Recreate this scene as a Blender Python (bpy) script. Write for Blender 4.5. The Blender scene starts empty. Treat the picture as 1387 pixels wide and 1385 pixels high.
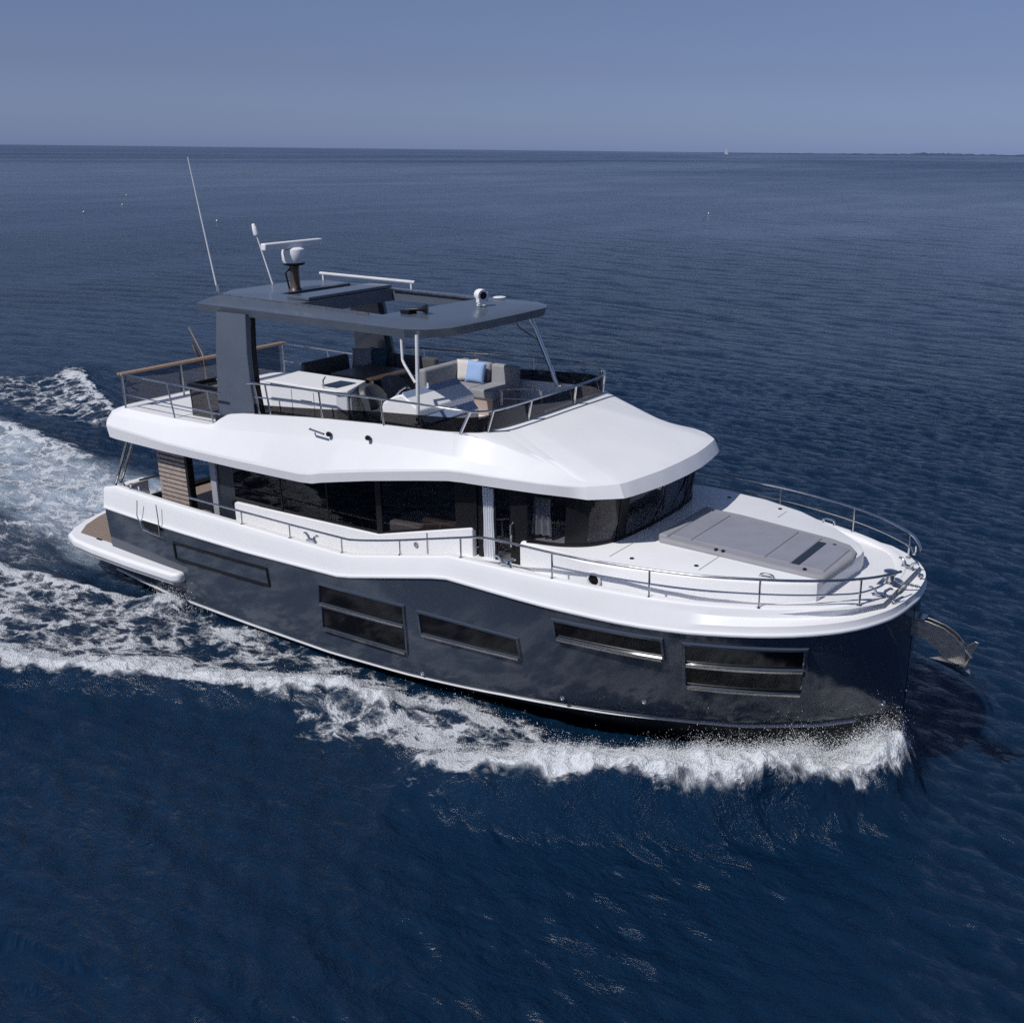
import bpy, bmesh, math, random
import numpy as np
from mathutils import Matrix, Vector
random.seed(7); rng = np.random.default_rng(11)
scene = bpy.context.scene
COL = scene.collection

# ------------------------------------------------------------------ camera, sky, sun
cam_d = bpy.data.cameras.new("camera"); cam = bpy.data.objects.new("camera", cam_d); COL.objects.link(cam)
_r = Vector((0.8030248, 0.5958535, 0.0104734)); _u = Vector((-0.2007170, 0.2538728, 0.9461825)); _d = Vector((-0.5611273, 0.7619102, -0.3234641))
cam.matrix_world = Matrix(((_r.x, _u.x, -_d.x, 20.805895), (_r.y, _u.y, -_d.y, -15.364956), (_r.z, _u.z, -_d.z, 9.40949), (0, 0, 0, 1)))
cam_d.sensor_width = 36.0; cam_d.lens = 36.0 * 1431.06 / 1387.0
cam_d.clip_start = 0.1; cam_d.clip_end = 250000.0
scene.camera = cam

SUN = Vector((-0.230, -0.790, 1.0)).normalized()
world = bpy.data.worlds.new("World"); scene.world = world; world.use_nodes = True
wn = world.node_tree; wn.nodes.clear()
sky = wn.nodes.new("ShaderNodeTexSky"); sky.sky_type = 'NISHITA'; sky.sun_disc = False
sky.sun_elevation = math.asin(SUN.z); sky.sun_rotation = math.atan2(SUN.x, SUN.y)
sky.altitude = 0; sky.air_density = 1.0; sky.dust_density = 0.6; sky.ozone_density = 2.5
tint = wn.nodes.new("ShaderNodeMix"); tint.data_type = 'RGBA'; tint.blend_type = 'MULTIPLY'; tint.inputs[0].default_value = 1.0
# the hue of this sea sky: a violet-blue band that hardly changes with height (direction in the world, not in the picture)
wtc = wn.nodes.new("ShaderNodeTexCoord"); wsp = wn.nodes.new("ShaderNodeSeparateXYZ"); wrp = wn.nodes.new("ShaderNodeValToRGB")
wn.links.new(wtc.outputs['Generated'], wsp.inputs[0]); wn.links.new(wsp.outputs['Z'], wrp.inputs[0]); wn.links.new(wrp.outputs[0], tint.inputs[7])
_e = wrp.color_ramp.elements
while len(_e) < 5: _e.new(0.5)
for _i, (_p, _c) in enumerate(((0.0, (.65, .865, 1.87)), (.02, (.59, .755, 1.46)), (.065, (.62, .66, 1.075)), (.13, (.76, .74, 1.0)), (.4, (.82, .84, 1.0)))):
    _e[_i].position = _p; _e[_i].color = (*_c, 1)
bg = wn.nodes.new("ShaderNodeBackground"); bg.inputs[1].default_value = 0.062
wo = wn.nodes.new("ShaderNodeOutputWorld")
wn.links.new(sky.outputs[0], tint.inputs[6]); wn.links.new(tint.outputs[2], bg.inputs[0]); wn.links.new(bg.outputs[0], wo.inputs[0])

sun_d = bpy.data.lights.new("sun", 'SUN'); sun_d.energy = 3.4; sun_d.angle = math.radians(0.5); sun_d.color = (1.0, 0.975, 0.95)
sun_o = bpy.data.objects.new("sun", sun_d); COL.objects.link(sun_o)
sun_o.rotation_euler = (-SUN).to_track_quat('-Z', 'Y').to_euler(); sun_o.location = SUN * 60

vs = scene.view_settings; vs.view_transform = 'Standard'; vs.look = 'None'; vs.exposure = 0.0; vs.gamma = 1.0; vs.use_curve_mapping = False
scene.cycles.max_bounces = 8; scene.cycles.transparent_max_bounces = 16
scene.cycles.use_denoising = False; scene.cycles.sample_clamp_indirect = 1.0; scene.cycles.sample_clamp_direct = 1.8
scene.cycles.caustics_reflective = False; scene.cycles.caustics_refractive = False

# ------------------------------------------------------------------ materials
def new_mat(name):
    m = bpy.data.materials.new(name); m.use_nodes = True
    nt = m.node_tree; nt.nodes.clear()
    return m, nt
def N(nt, t, **k):
    n = nt.nodes.new(t)
    for a, b in k.items(): setattr(n, a, b)
    return n
def ramp(nt, stops, interp='LINEAR'):
    r = N(nt, "ShaderNodeValToRGB"); r.color_ramp.interpolation = interp
    e = r.color_ramp.elements
    while len(e) < len(stops): e.new(0.5)
    for i, (p, c) in enumerate(stops): e[i].position = p; e[i].color = (c[0], c[1], c[2], 1)
    return r
def pbr(name, col, rough=0.4, metal=0.0, coat=0.0, var=0.06, scale=3.0, bump=0.0, bscale=60.0, spec=0.5, rvar=0.06, sheen=0.0):
    """Painted / moulded / woven surface: base colour broken up by noise, roughness varied, optional fine bump."""
    m, nt = new_mat(name)
    out = N(nt, "ShaderNodeOutputMaterial"); b = N(nt, "ShaderNodeBsdfPrincipled")
    tc = N(nt, "ShaderNodeTexCoord")
    n1 = N(nt, "ShaderNodeTexNoise"); n1.inputs['Scale'].default_value = scale; n1.inputs['Detail'].default_value = 6
    nt.links.new(tc.outputs['Object'], n1.inputs['Vector'])
    lo = [max(0, c * (1 - var)) for c in col]; hi = [min(1, c * (1 + var)) for c in col]
    r = ramp(nt, [(0.3, lo), (0.7, hi)]); nt.links.new(n1.outputs['Fac'], r.inputs[0]); nt.links.new(r.outputs[0], b.inputs['Base Color'])
    mr = N(nt, "ShaderNodeMapRange"); mr.inputs['To Min'].default_value = max(0.02, rough - rvar); mr.inputs['To Max'].default_value = rough + rvar
    nt.links.new(n1.outputs['Fac'], mr.inputs['Value']); nt.links.new(mr.outputs[0], b.inputs['Roughness'])
    b.inputs['Metallic'].default_value = metal; b.inputs['Coat Weight'].default_value = coat; b.inputs['Coat Roughness'].default_value = 0.05
    b.inputs['Specular IOR Level'].default_value = spec; b.inputs['Sheen Weight'].default_value = sheen
    if bump > 0:
        n2 = N(nt, "ShaderNodeTexNoise"); n2.inputs['Scale'].default_value = bscale; n2.inputs['Detail'].default_value = 3
        bp = N(nt, "ShaderNodeBump"); bp.inputs['Strength'].default_value = bump; bp.inputs['Distance'].default_value = 0.01
        nt.links.new(tc.outputs['Object'], n2.inputs['Vector']); nt.links.new(n2.outputs['Fac'], bp.inputs['Height']); nt.links.new(bp.outputs[0], b.inputs['Normal'])
    nt.links.new(b.outputs[0], out.inputs[0])
    return m
def tinted(name, trans, gloss=(0.9, 0.9, 0.95), base=0.06, rough=0.015):
    """Tinted glass or smoked acrylic: part see-through, part mirror at a slant."""
    m, nt = new_mat(name)
    out = N(nt, "ShaderNodeOutputMaterial"); t = N(nt, "ShaderNodeBsdfTransparent"); g = N(nt, "ShaderNodeBsdfGlossy"); mx = N(nt, "ShaderNodeMixShader")
    t.inputs[0].default_value = (*trans, 1); g.inputs[0].default_value = (*gloss, 1); g.inputs['Roughness'].default_value = rough
    lw = N(nt, "ShaderNodeLayerWeight"); lw.inputs[0].default_value = 0.35
    mr = N(nt, "ShaderNodeMapRange"); mr.inputs['To Min'].default_value = base; mr.inputs['To Max'].default_value = 0.85
    p = N(nt, "ShaderNodeMath", operation='POWER'); p.inputs[1].default_value = 2.2
    nt.links.new(lw.outputs['Facing'], p.inputs[0]); nt.links.new(p.outputs[0], mr.inputs['Value']); nt.links.new(mr.outputs[0], mx.inputs[0])
    nt.links.new(t.outputs[0], mx.inputs[1]); nt.links.new(g.outputs[0], mx.inputs[2]); nt.links.new(mx.outputs[0], out.inputs[0])
    return m
def teak(name, col, axis='Y', pitch=0.055):
    m, nt = new_mat(name)
    out = N(nt, "ShaderNodeOutputMaterial"); b = N(nt, "ShaderNodeBsdfPrincipled"); tc = N(nt, "ShaderNodeTexCoord")
    w = N(nt, "ShaderNodeTexWave", wave_type='BANDS', bands_direction=axis, wave_profile='SAW'); w.inputs['Scale'].default_value = 0.314 / pitch / 2 * 1.0
    nt.links.new(tc.outputs['Object'], w.inputs['Vector'])
    caulk = ramp(nt, [(0.0, (0.02, 0.02, 0.02)), (0.10, (1, 1, 1))], 'CONSTANT'); nt.links.new(w.outputs['Fac'], caulk.inputs[0])
    n = N(nt, "ShaderNodeTexNoise"); n.inputs['Scale'].default_value = 9; n.inputs['Detail'].default_value = 8
    mp = N(nt, "ShaderNodeMapping"); mp.inputs['Scale'].default_value = (0.6, 6, 6); nt.links.new(tc.outputs['Object'], mp.inputs[0]); nt.links.new(mp.outputs[0], n.inputs['Vector'])
    r = ramp(nt, [(0.25, [c * 0.75 for c in col]), (0.75, [c * 1.2 for c in col])]); nt.links.new(n.outputs['Fac'], r.inputs[0])
    mx = N(nt, "ShaderNodeMix", data_type='RGBA', blend_type='MULTIPLY'); mx.inputs[0].default_value = 0.75
    nt.links.new(r.outputs[0], mx.inputs[6]); nt.links.new(caulk.outputs[0], mx.inputs[7]); nt.links.new(mx.outputs[2], b.inputs['Base Color'])
    b.inputs['Roughness'].default_value = 0.6
    nt.links.new(b.outputs[0], out.inputs[0])
    return m

M = dict(
    white=pbr("white_gelcoat", (0.80, 0.80, 0.805), 0.42, coat=0.0, var=0.02, scale=1.4, spec=.3),
    white2=pbr("white_deck_nonskid", (0.76, 0.76, 0.765), 0.5, var=0.035, scale=2.2, bump=0.25, bscale=220),
    navy=pbr("navy_hull_paint", (0.043, 0.056, 0.080), 0.10, coat=0.0, var=0.03, scale=0.6, rvar=0.005, bump=.16, bscale=5.0),
    antifoul=pbr("black_antifouling", (0.012, 0.012, 0.014), 0.5, var=0.2),
    stripe=pbr("boot_stripe_silver", (0.66, 0.66, 0.67), 0.3, var=0.08),
    slate=pbr("slate_blue_paint", (0.092, 0.112, 0.146), 0.32, coat=0.25, var=0.08, scale=1.5),
    slate_dark=pbr("dark_slate_paint", (0.022, 0.028, 0.040), 0.35, var=0.1),
    steel=pbr("polished_steel", (0.66, 0.65, 0.63), 0.16, metal=1.0, var=0.08, scale=6),
    steel_dull=pbr("brushed_steel", (0.50, 0.49, 0.47), 0.32, metal=1.0, var=0.15, scale=12),
    black=pbr("black_trim", (0.010, 0.010, 0.012), 0.35, var=0.15, spec=.25),
    rubber=pbr("black_rubber", (0.02, 0.02, 0.022), 0.7, var=0.2),
    teak=teak("teak_planks", (0.27, 0.205, 0.16), 'Y'),
    teak_rail=teak("teak_capping", (0.34, 0.235, 0.155), 'X', 0.09),
    slat=pbr("pale_wood_slat", (0.35, 0.29, 0.255), 0.55, var=0.18, scale=8),
    darkwood=pbr("dark_wood", (0.075, 0.05, 0.036), 0.4, var=0.3, scale=10),
    glass_dark=tinted("dark_saloon_glass", (0.20, 0.20, 0.215), gloss=(.6,.6,.65), base=0.025),
    glass=tinted("tinted_cabin_glass", (0.66, 0.66, 0.675), gloss=(.7,.7,.75), base=0.03),
    smoke=tinted("smoked_acrylic", (0.30, 0.295, 0.30), gloss=(.7,.7,.75), base=0.03),
    smoke_pale=tinted("pale_smoked_glass", (0.62, 0.63, 0.67), base=0.04),
    hullglass=pbr("black_hull_glass", (0.006, 0.006, 0.008), 0.10, var=0.2, rvar=0.03, spec=.22),
    pad=pbr("grey_sunpad_fabric", (0.235, 0.24, 0.285), 0.75, var=0.06, bump=0.4, bscale=260, sheen=0.2),
    pad_edge=pbr("warm_grey_sunpad_border", (0.265, 0.262, 0.285), 0.75, var=0.06, bump=0.4, bscale=260, sheen=0.2),
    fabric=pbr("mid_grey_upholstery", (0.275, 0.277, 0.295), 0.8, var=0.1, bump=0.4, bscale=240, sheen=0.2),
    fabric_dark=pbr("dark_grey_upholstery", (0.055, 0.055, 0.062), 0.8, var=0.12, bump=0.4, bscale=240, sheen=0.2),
    beige=pbr("beige_woven_panel", (0.42, 0.335, 0.29), 0.75, var=0.08, bump=0.5, bscale=160),
    greypanel=pbr("grey_moulding", (0.33, 0.34, 0.37), 0.4, var=0.05),
    bluegrey=pbr("blue_grey_cover", (0.26, 0.33, 0.46), 0.5, var=0.06),
    cream=pbr("ivory_cushion_fabric", (0.66, 0.63, 0.60), 0.8, var=0.05, bump=0.4, bscale=200),
    blue=pbr("sky_blue_cushion_fabric", (0.30, 0.44, 0.70), 0.8, var=0.09, bump=0.4, bscale=200),
    teal=pbr("dark_teal_cushion_fabric", (0.03, 0.07, 0.11), 0.8, var=0.1, bump=0.4, bscale=200),
    greycush=pbr("light_grey_cushion_fabric", (0.30, 0.31, 0.34), 0.8, var=0.08, bump=0.4, bscale=200),
    curtain=pbr("white_curtain_cloth", (0.74, 0.75, 0.78), 0.8, var=0.05),
    bronze=pbr("bronze_paint", (0.10, 0.075, 0.055), 0.4, metal=0.4, var=0.2),
    interior=pbr("brown_interior_wood", (0.16, 0.11, 0.08), 0.5, var=0.2),
    interior_pale=pbr("beige_interior_trim", (0.40, 0.35, 0.31), 0.6, var=0.1),
    seatblack=pbr("charcoal_vinyl", (0.060, 0.062, 0.072), 0.45, var=0.15, scale=8),
    buoy=pbr("white_buoy_plastic", (0.8, 0.8, 0.8), 0.4),
    sail=pbr("white_sail_cloth", (0.85, 0.85, 0.86), 0.8),
    flag=pbr("furled_brown_flag_cloth", (0.22, 0.16, 0.13), 0.85, var=0.25, scale=14),
)

# ------------------------------------------------------------------ mesh helpers
class MB:
    def __init__(s): s.v = []; s.f = []
    def add(s, vs_, fs_):
        k = len(s.v); s.v.extend([tuple(map(float, p)) for p in vs_]); s.f.extend([tuple(i + k for i in f) for f in fs_]); return s
    def box(s, lo, hi, rz=0.0, piv=None, rx=0.0, ry=0.0):
        (x0, y0, z0), (x1, y1, z1) = lo, hi
        P = [(x0,y0,z0),(x1,y0,z0),(x1,y1,z0),(x0,y1,z0),(x0,y0,z1),(x1,y0,z1),(x1,y1,z1),(x0,y1,z1)]
        if rz or rx or ry:
            c = Vector(piv or ((x0+x1)/2, (y0+y1)/2, (z0+z1)/2)); R = Matrix.Rotation(rz,3,'Z') @ Matrix.Rotation(ry,3,'Y') @ Matrix.Rotation(rx,3,'X')
            P = [tuple(R @ (Vector(p) - c) + c) for p in P]
        return s.add(P, [(0,3,2,1),(4,5,6,7),(0,1,5,4),(1,2,6,5),(2,3,7,6),(3,0,4,7)])
    def prism(s, poly, z0, z1):
        """poly: plan points CCW; z0, z1 numbers or functions of (x, y)."""
        n = len(poly); f0 = z0 if callable(z0) else (lambda x, y: z0); f1 = z1 if callable(z1) else (lambda x, y: z1)
        V = [(x, y, f0(x, y)) for x, y in poly] + [(x, y, f1(x, y)) for x, y in poly]
        F = [tuple(range(n))[::-1], tuple(range(n, 2*n))] + [(i, (i+1) % n, n + (i+1) % n, n + i) for i in range(n)]
        return s.add(V, F)
    def slab(s, poly3, off):
        """poly3: planar loop in space, given thickness by the offset vector."""
        n = len(poly3); o = Vector(off); V = [tuple(p) for p in poly3] + [tuple(Vector(p) + o) for p in poly3]
        F = [tuple(range(n))[::-1], tuple(range(n, 2*n))] + [(i, (i+1) % n, n + (i+1) % n, n + i) for i in range(n)]
        return s.add(V, F)
    def tube(s, pts, r, n=10, closed=False):
        P = [Vector(p) for p in pts]; m = len(P); k0 = len(s.v); up0 = None
        rs = r if hasattr(r, '__len__') else [r] * m
        for i, p in enumerate(P):
            a = P[(i-1) % m] if (closed or i > 0) else P[i]; b = P[(i+1) % m] if (closed or i < m-1) else P[i]
            t = (b - a)
            if t.length < 1e-9: t = Vector((0, 0, 1))
            t.normalize()
            if up0 is None: up0 = Vector((0, 0, 1)) if abs(t.z) < 0.9 else Vector((1, 0, 0))
            e1 = up0 - t * up0.dot(t)
            if e1.length < 1e-6: e1 = t.orthogonal()
            e1.normalize(); up0 = e1; e2 = t.cross(e1)
            for j in range(n):
                q = 2*math.pi*j/n; s.v.append(tuple(p + (e1*math.cos(q) + e2*math.sin(q)) * rs[i]))
        for i in range(m if closed else m-1):
            i2 = (i+1) % m
            for j in range(n):
                s.f.append((k0+i*n+j, k0+i*n+(j+1) % n, k0+i2*n+(j+1) % n, k0+i2*n+j))
        if not closed:
            s.f.append(tuple(k0+j for j in range(n))[::-1]); s.f.append(tuple(k0+(m-1)*n+j for j in range(n)))
        return s
    def lathe(s, c, prof, n=24, axis=None):
        """prof: (radius, height) pairs up the axis from c."""
        k0 = len(s.v); R = Matrix.Identity(3)
        if axis is not None: R = Vector(axis).normalized().to_track_quat('Z', 'Y').to_matrix()
        for r, h in prof:
            for j in range(n):
                q = 2*math.pi*j/n; s.v.append(tuple(R @ Vector((max(r, 1e-4)*math.cos(q), max(r, 1e-4)*math.sin(q), h)) + Vector(c)))
        m = len(prof)
        for i in range(m-1):
            for j in range(n): s.f.append((k0+i*n+j, k0+i*n+(j+1) % n, k0+(i+1)*n+(j+1) % n, k0+(i+1)*n+j))
        s.f.append(tuple(k0+j for j in range(n))[::-1]); s.f.append(tuple(k0+(m-1)*n+j for j in range(n)))
        return s
    def loft(s, rows, closed_u=False, flip=False):
        m = len(rows); n = len(rows[0]); k0 = len(s.v)
        for r in rows: s.v.extend([tuple(map(float, p)) for p in r])
        for i in range(m-1):
            for j in range(n if closed_u else n-1):
                a, b, c, d = k0+i*n+j, k0+i*n+(j+1) % n, k0+(i+1)*n+(j+1) % n, k0+(i+1)*n+j
                s.f.append((a, d, c, b) if flip else (a, b, c, d))
        return s
    def build(s, name, mat, parent=None, smooth=35, bevel=0.0, seg=2, weld=True, loc=None):
        me = bpy.data.meshes.new(name); me.from_pydata(s.v, [], s.f)
        bm = bmesh.new(); bm.from_mesh(me)
        if weld: bmesh.ops.remove_doubles(bm, verts=bm.verts, dist=1e-5)
        bmesh.ops.recalc_face_normals(bm, faces=bm.faces); bm.to_mesh(me); bm.free()
        if smooth:
            me.polygons.foreach_set('use_smooth', [True]*len(me.polygons)); me.set_sharp_from_angle(angle=math.radians(smooth))
        me.materials.append(mat if not isinstance(mat, str) else M[mat])
        o = bpy.data.objects.new(name, me); COL.objects.link(o)
        if parent: o.parent = parent
        if bevel > 0:
            b = o.modifiers.new("bevel", 'BEVEL'); b.width = bevel; b.segments = seg; b.limit_method = 'ANGLE'; b.angle_limit = math.radians(40); b.harden_normals = False
        return o
def cm(pts, k=5, closed=False):
    """Catmull-Rom through 3-D points."""
    P = [np.array(p, float) for p in pts]; n = len(P); out = []
    for i in range(n if closed else n-1):
        p0 = P[(i-1) % n] if (closed or i > 0) else 2*P[0]-P[1]; p1 = P[i]; p2 = P[(i+1) % n]
        p3 = P[(i+2) % n] if (closed or i+2 < n) else 2*P[-1]-P[-2]
        for j in range(k):
            t = j/k; out.append(0.5*((2*p1)+(-p0+p2)*t+(2*p0-5*p1+4*p2-p3)*t*t+(-p0+3*p1-3*p2+p3)*t**3))
    if not closed: out.append(P[-1])
    return [tuple(p) for p in out]
def tag(o, label=None, cat=None, group=None, kind=None):
    if label: o['label'] = label
    if cat: o['category'] = cat
    if group: o['group'] = group
    if kind: o['kind'] = kind
    return o
def ip(x, t): return float(np.interp(x, [a for a, b in t], [b for a, b in t]))
def mir(pts): return [(x, -y, *r) for (x, y, *r) in pts]
# ------------------------------------------------------------------ the motor yacht (boat axes: x forward, y to port, z up; bow trimmed up)
A = Matrix(((0.9997035, -0.0003556, -0.0243486, 0), (0.0, 0.9998934, -0.0146040, 0), (0.0243512, 0.0145996, 0.9995969, -0.05), (0, 0, 0, 1)))
yacht = bpy.data.objects.new("motor_yacht", None); COL.objects.link(yacht); yacht.matrix_world = A
tag(yacht, "large motor yacht with navy hull and white upper decks under way on the blue sea", "yacht")
def part(mb, name, mat, parent=None, **k): return mb.build(name, mat, parent or yacht, **k)

SB = [(0,2.58),(1.5,2.66),(4,2.72),(11,2.74),(12.5,2.70),(13.68,2.61),(14.58,2.44),(15.4,2.20),(16.1,1.88),(16.65,1.45),(16.97,.92),(17.09,.45),(17.12,.02)]
SZ = [(0,1.74),(5,1.78),(7.6,1.86),(7.95,1.92),(9.9,2.36),(10.25,2.42),(12.5,2.40),(13.7,2.42),(14.6,2.46),(15.4,2.53),(16.1,2.60),(17.0,2.70),(17.2,2.74)]
CB = [(0,2.48),(4,2.55),(8,2.5),(9.5,2.42),(11,2.22),(12.5,1.86),(14,1.36),(15,.97),(16,.53),(16.6,.24),(16.9,.08),(17.0,.02)]
CZ = [(0,.2),(2,.06),(7,.06),(9,.15),(11,.25),(13,.28),(15,.36),(16,.5),(17.0,.78)]
BT = [(0,2.22),(.5,2.33),(7.6,2.30),(7.95,2.33),(9.9,2.74),(10.25,2.82),(12,2.86),(15,2.90),(17.06,2.96)]
def smooth_tab(t, n=240):
    xs = [a for a, b in t]; X = np.linspace(0, 1, n)
    P = cm([(a, b) for a, b in t], 10); return [(p[0], p[1]) for p in P]
SBs, CBs = smooth_tab(SB), smooth_tab(CB)
def hull_y(x, z):
    B, zs, b, zc = ip(x, SBs), ip(x, SZ), ip(x, CBs), ip(x, CZ)
    t = min(max((z-zc)/(zs-zc), 0), 1.2)
    return b+(B-b)*(t**.75)
def hull_p(x, z, off=0.0, side=-1):
    y = hull_y(x, z); e = 0.05
    dx = (hull_y(x+e, z)-hull_y(x-e, z))/(2*e); dz = (hull_y(x, z+e)-hull_y(x, z-e))/(2*e)
    n = Vector((-dx, 1, -dz)).normalized()
    return (x+n.x*off, side*(y+n.y*off), z+n.z*off)
XS = sorted(set([0,.5,1,1.5,2,3,4,5,6,7,7.6,7.95,8.5,9,9.5,9.9,10.25,10.7,11.2,11.7,12.2,12.7,13.1,13.5,13.9,14.3,14.6,14.9,15.2,15.5,15.75,16,16.2,16.4,16.55,16.7,16.8,16.9,16.96,17.0,17.04,17.07,17.09,17.11,17.12]))
TS = [0,.03,.08,.15,.25,.35,.45,.55,.65,.75,.85,.93,1.0]
hull_mb = MB()
for sd in (-1, 1):
    rows = []
    for x in XS:
        zs, zc = ip(x, SZ), ip(x, CZ); rows.append([(x, sd*hull_y(x, zc+(zs-zc)*t), zc+(zs-zc)*t) for t in TS])
    hull_mb.loft(rows, flip=sd > 0)
zt = [ip(0, CZ)+(ip(0, SZ)-ip(0, CZ))*t for t in TS]
hull_mb.loft([[(0, -hull_y(0, z), z) for z in zt], [(0, hull_y(0, z), z) for z in zt]])
hull = part(hull_mb, "hull", "navy", smooth=50)
hull['label'] = "dark navy glossy hull topsides"
bot = MB()
for sd in (-1, 1):
    rows = []
    for x in XS:
        b, zc = ip(x, CBs), ip(x, CZ); kx = min(1, max(0, (17.12-x)/3.0)); kz = -0.85*kx**.6 + (zc-.25)*(1-kx**.6)
        rows.append([(x, sd*b*.996, zc), (x, sd*b*.965, zc-.10), (x, sd*b*.90, zc-.22), (x, sd*b*.55, zc*.3-.5*kx), (x, 0, kz)])
    bot.loft(rows, flip=sd < 0)
bot.loft([[(0, -2.47, .2), (0, -2.3, -.05), (0, 0, -.85)], [(0, 2.47, .2), (0, 2.3, -.05), (0, 0, -.84)]])
part(bot, "hull_bottom", "antifoul")
def hull_strip(x0, x1, z0f, z1f, off, mat, name, n=60, side=-1, parent=None):
    """A raised band following the hull side."""
    mb = MB(); rows = []
    for i in range(n+1):
        x = x0+(x1-x0)*i/n; a, b = z0f(x), z1f(x)
        rows.append([hull_p(x, a, -.01, side), hull_p(x, a, off, side), hull_p(x, (a+b)/2, off*1.25, side), hull_p(x, b, off, side), hull_p(x, b, -.01, side)])
    mb.loft(rows); mb.add(rows[0], [(0,1,2,3,4)]); mb.add(rows[-1], [(4,3,2,1,0)])
    return part(mb, name, mat, parent)
for sd in (-1, 1):
    s_ = hull_strip(0.02, 16.5, lambda x: ip(x, CZ)+.0, lambda x: ip(x, CZ)+.010+.05*max(0, 1-x/11), .028, "stripe", "boot_stripe", 90, sd)

# hull windows, each let into a frame
def hull_window(c, side=-1, sill=True, parent=None, reveal=.035):
    """c: corner (x, z) order: aft top, fore top, fore bottom, aft bottom."""
    (xa, za), (xb, zb), (xc, zc), (xd, zd) = c
    def P(u, v, off):
        x = (xa+(xb-xa)*u)*(1-v)+(xd+(xc-xd)*u)*v; z = (za+(zb-za)*u)*(1-v)+(zd+(zc-zd)*u)*v
        return hull_p(x, z, off, side)
    n = 14; us = np.linspace(0, 1, n+1); L = math.hypot(xb-xa, zb-za); H = abs(za-zd)
    g = MB(); rows = [[P(u, v, .006) for v in np.linspace(0, 1, 5)] for u in us]; g.loft(rows)
    win = part(g, "hull_window", "hullglass", parent)
    fr = MB(); e = .045
    loop_in = [(u, 0.0) for u in us]+[(1.0, v) for v in (.25,.5,.75,1.0)]+[(u, 1.0) for u in us[::-1][1:]]+[(0.0, v) for v in (.75,.5,.25)]
    def off_uv(u, v, d): return (u+(d/L if u > .999 else -d/L if u < .001 else 0), v+(d/H if v > .999 else -d/H if v < .001 else 0))
    rows = []
    for d, o in ((0, .004), (.012, reveal), (e, reveal*.9), (e+.02, 0.0)):
        rows.append([P(*off_uv(u, v, d), o) for u, v in loop_in])
    fr.loft(rows, closed_u=True)
    part(fr, "frame", "navy", win)
    if sill:
        sl = MB(); sl.loft([[P(u, 1+.02/H, .002) for u in us], [P(u, 1+.012/H, reveal+.02) for u in us], [P(u, 1+.055/H, reveal+.02) for u in us], [P(u, 1+.07/H, .0) for u in us]])
        part(sl, "sill", "steel_dull", win)
    return win
WIN = [
    [(7.08,1.56),(9.14,1.61),(9.11,1.25),(7.03,1.19)], [(7.06,1.08),(9.11,1.15),(9.06,.69),(7.0,.64)],
    [(9.52,1.58),(11.54,1.58),(11.53,1.23),(9.52,1.19)], [(12.38,2.16),(14.15,2.23),(14.11,1.89),(12.36,1.86)],
    [(14.53,2.22),(16.1,2.31),(16.04,1.94),(14.47,1.85)], [(14.45,1.76),(16.02,1.84),(15.94,1.42),(14.38,1.35)]]
for sd in (-1, 1):
    for i, c in enumerate(WIN): hull_window(c, sd, sill=True)
# folded terrace hatch outline on the topsides
for sd in (-1,):
    hb = MB(); HC = [(2.59,1.47),(5.59,1.55),(5.59,1.18),(2.58,1.09)]
    for k in range(4):
        (x0, z0), (x1, z1) = HC[k], HC[(k+1) % 4]; pts = [hull_p(x0+(x1-x0)*t, z0+(z1-z0)*t, .004, sd) for t in np.linspace(0, 1, 16)]
        hb.tube(pts, .03, 6)
    part(hb, "hatch_seam", "black")
for x, z in ((9.35,.27),(12.15,.48),(13.58,.76),(16.9,1.1)):
    p = hull_p(x, z, .0); part(MB().lathe(p, [(.045,-.01),(.045,.012),(.03,.02),(.02,.012)], 12, (0,-1,0.1)), "drain_fitting", "steel")
# light spray marks are left to the water; stem guard plate
sg = MB(); sg.loft([[(17.0+.1*(z-.8)/1.9+.015, -.03, z), (17.0+.1*(z-.8)/1.9+.04, 0, z), (17.0+.1*(z-.8)/1.9+.015, .03, z)] for z in np.linspace(1.0, 2.5, 8)]); part(sg, "stem_guard", "steel_dull")

# bulwark: rounded white band running round the bow
def plan_path():
    S = [(x, -ip(x, SBs)) for x in XS if x < 17.115]; S = S+[(17.125, -.1), (17.13, 0)]
    return S+[(x, -y) for x, y in S[::-1][1:]]
PP = plan_path()
def normals(path):
    out = []
    for i in range(len(path)):
        a = path[max(i-1, 0)]; b = path[min(i+1, len(path)-1)]; t = Vector((b[0]-a[0], b[1]-a[1])).normalized(); out.append((t.y, -t.x))
    return out
NN = normals(PP)
def bul_rows(prof):
    rows = []
    for (x, y), (nx, ny) in zip(PP, NN):
        zj, zt_ = ip(x, SZ), ip(x, BT); kin = float(np.interp(x, [12.5, 14.5, 16, 17.2], [0, .05, .17, .24])); rows.append([(x+nx*(o-(kin if ref == 't' else 0)), y+ny*(o-(kin if ref == 't' else 0)), (zj if ref == 'j' else zt_)+dz) for o, ref, dz in prof])
    return rows
PROF = [(-.03,'j',-.01),(.015,'j',-.012),(.030,'j',.0),(.036,'j',.020),(.033,'j',.040),(.022,'j',.056),(.014,'j',.075),(.004,'j',.16),(-.022,'t',-.14),(-.034,'t',-.06),(-.048,'t',-.022),(-.075,'t',-.004),(-.10,'t',.0),(-.16,'t',0),(-.21,'t',-.012),(-.235,'t',-.05),(-.24,'t',-.35)]
rows = bul_rows(PROF); bw = MB(); bw.loft(rows); bw.add(rows[0], [tuple(range(len(PROF)))]); bw.add(rows[-1], [tuple(range(len(PROF)))[::-1]])
bulwark = part(bw, "bulwark", "white", smooth=24)
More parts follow.
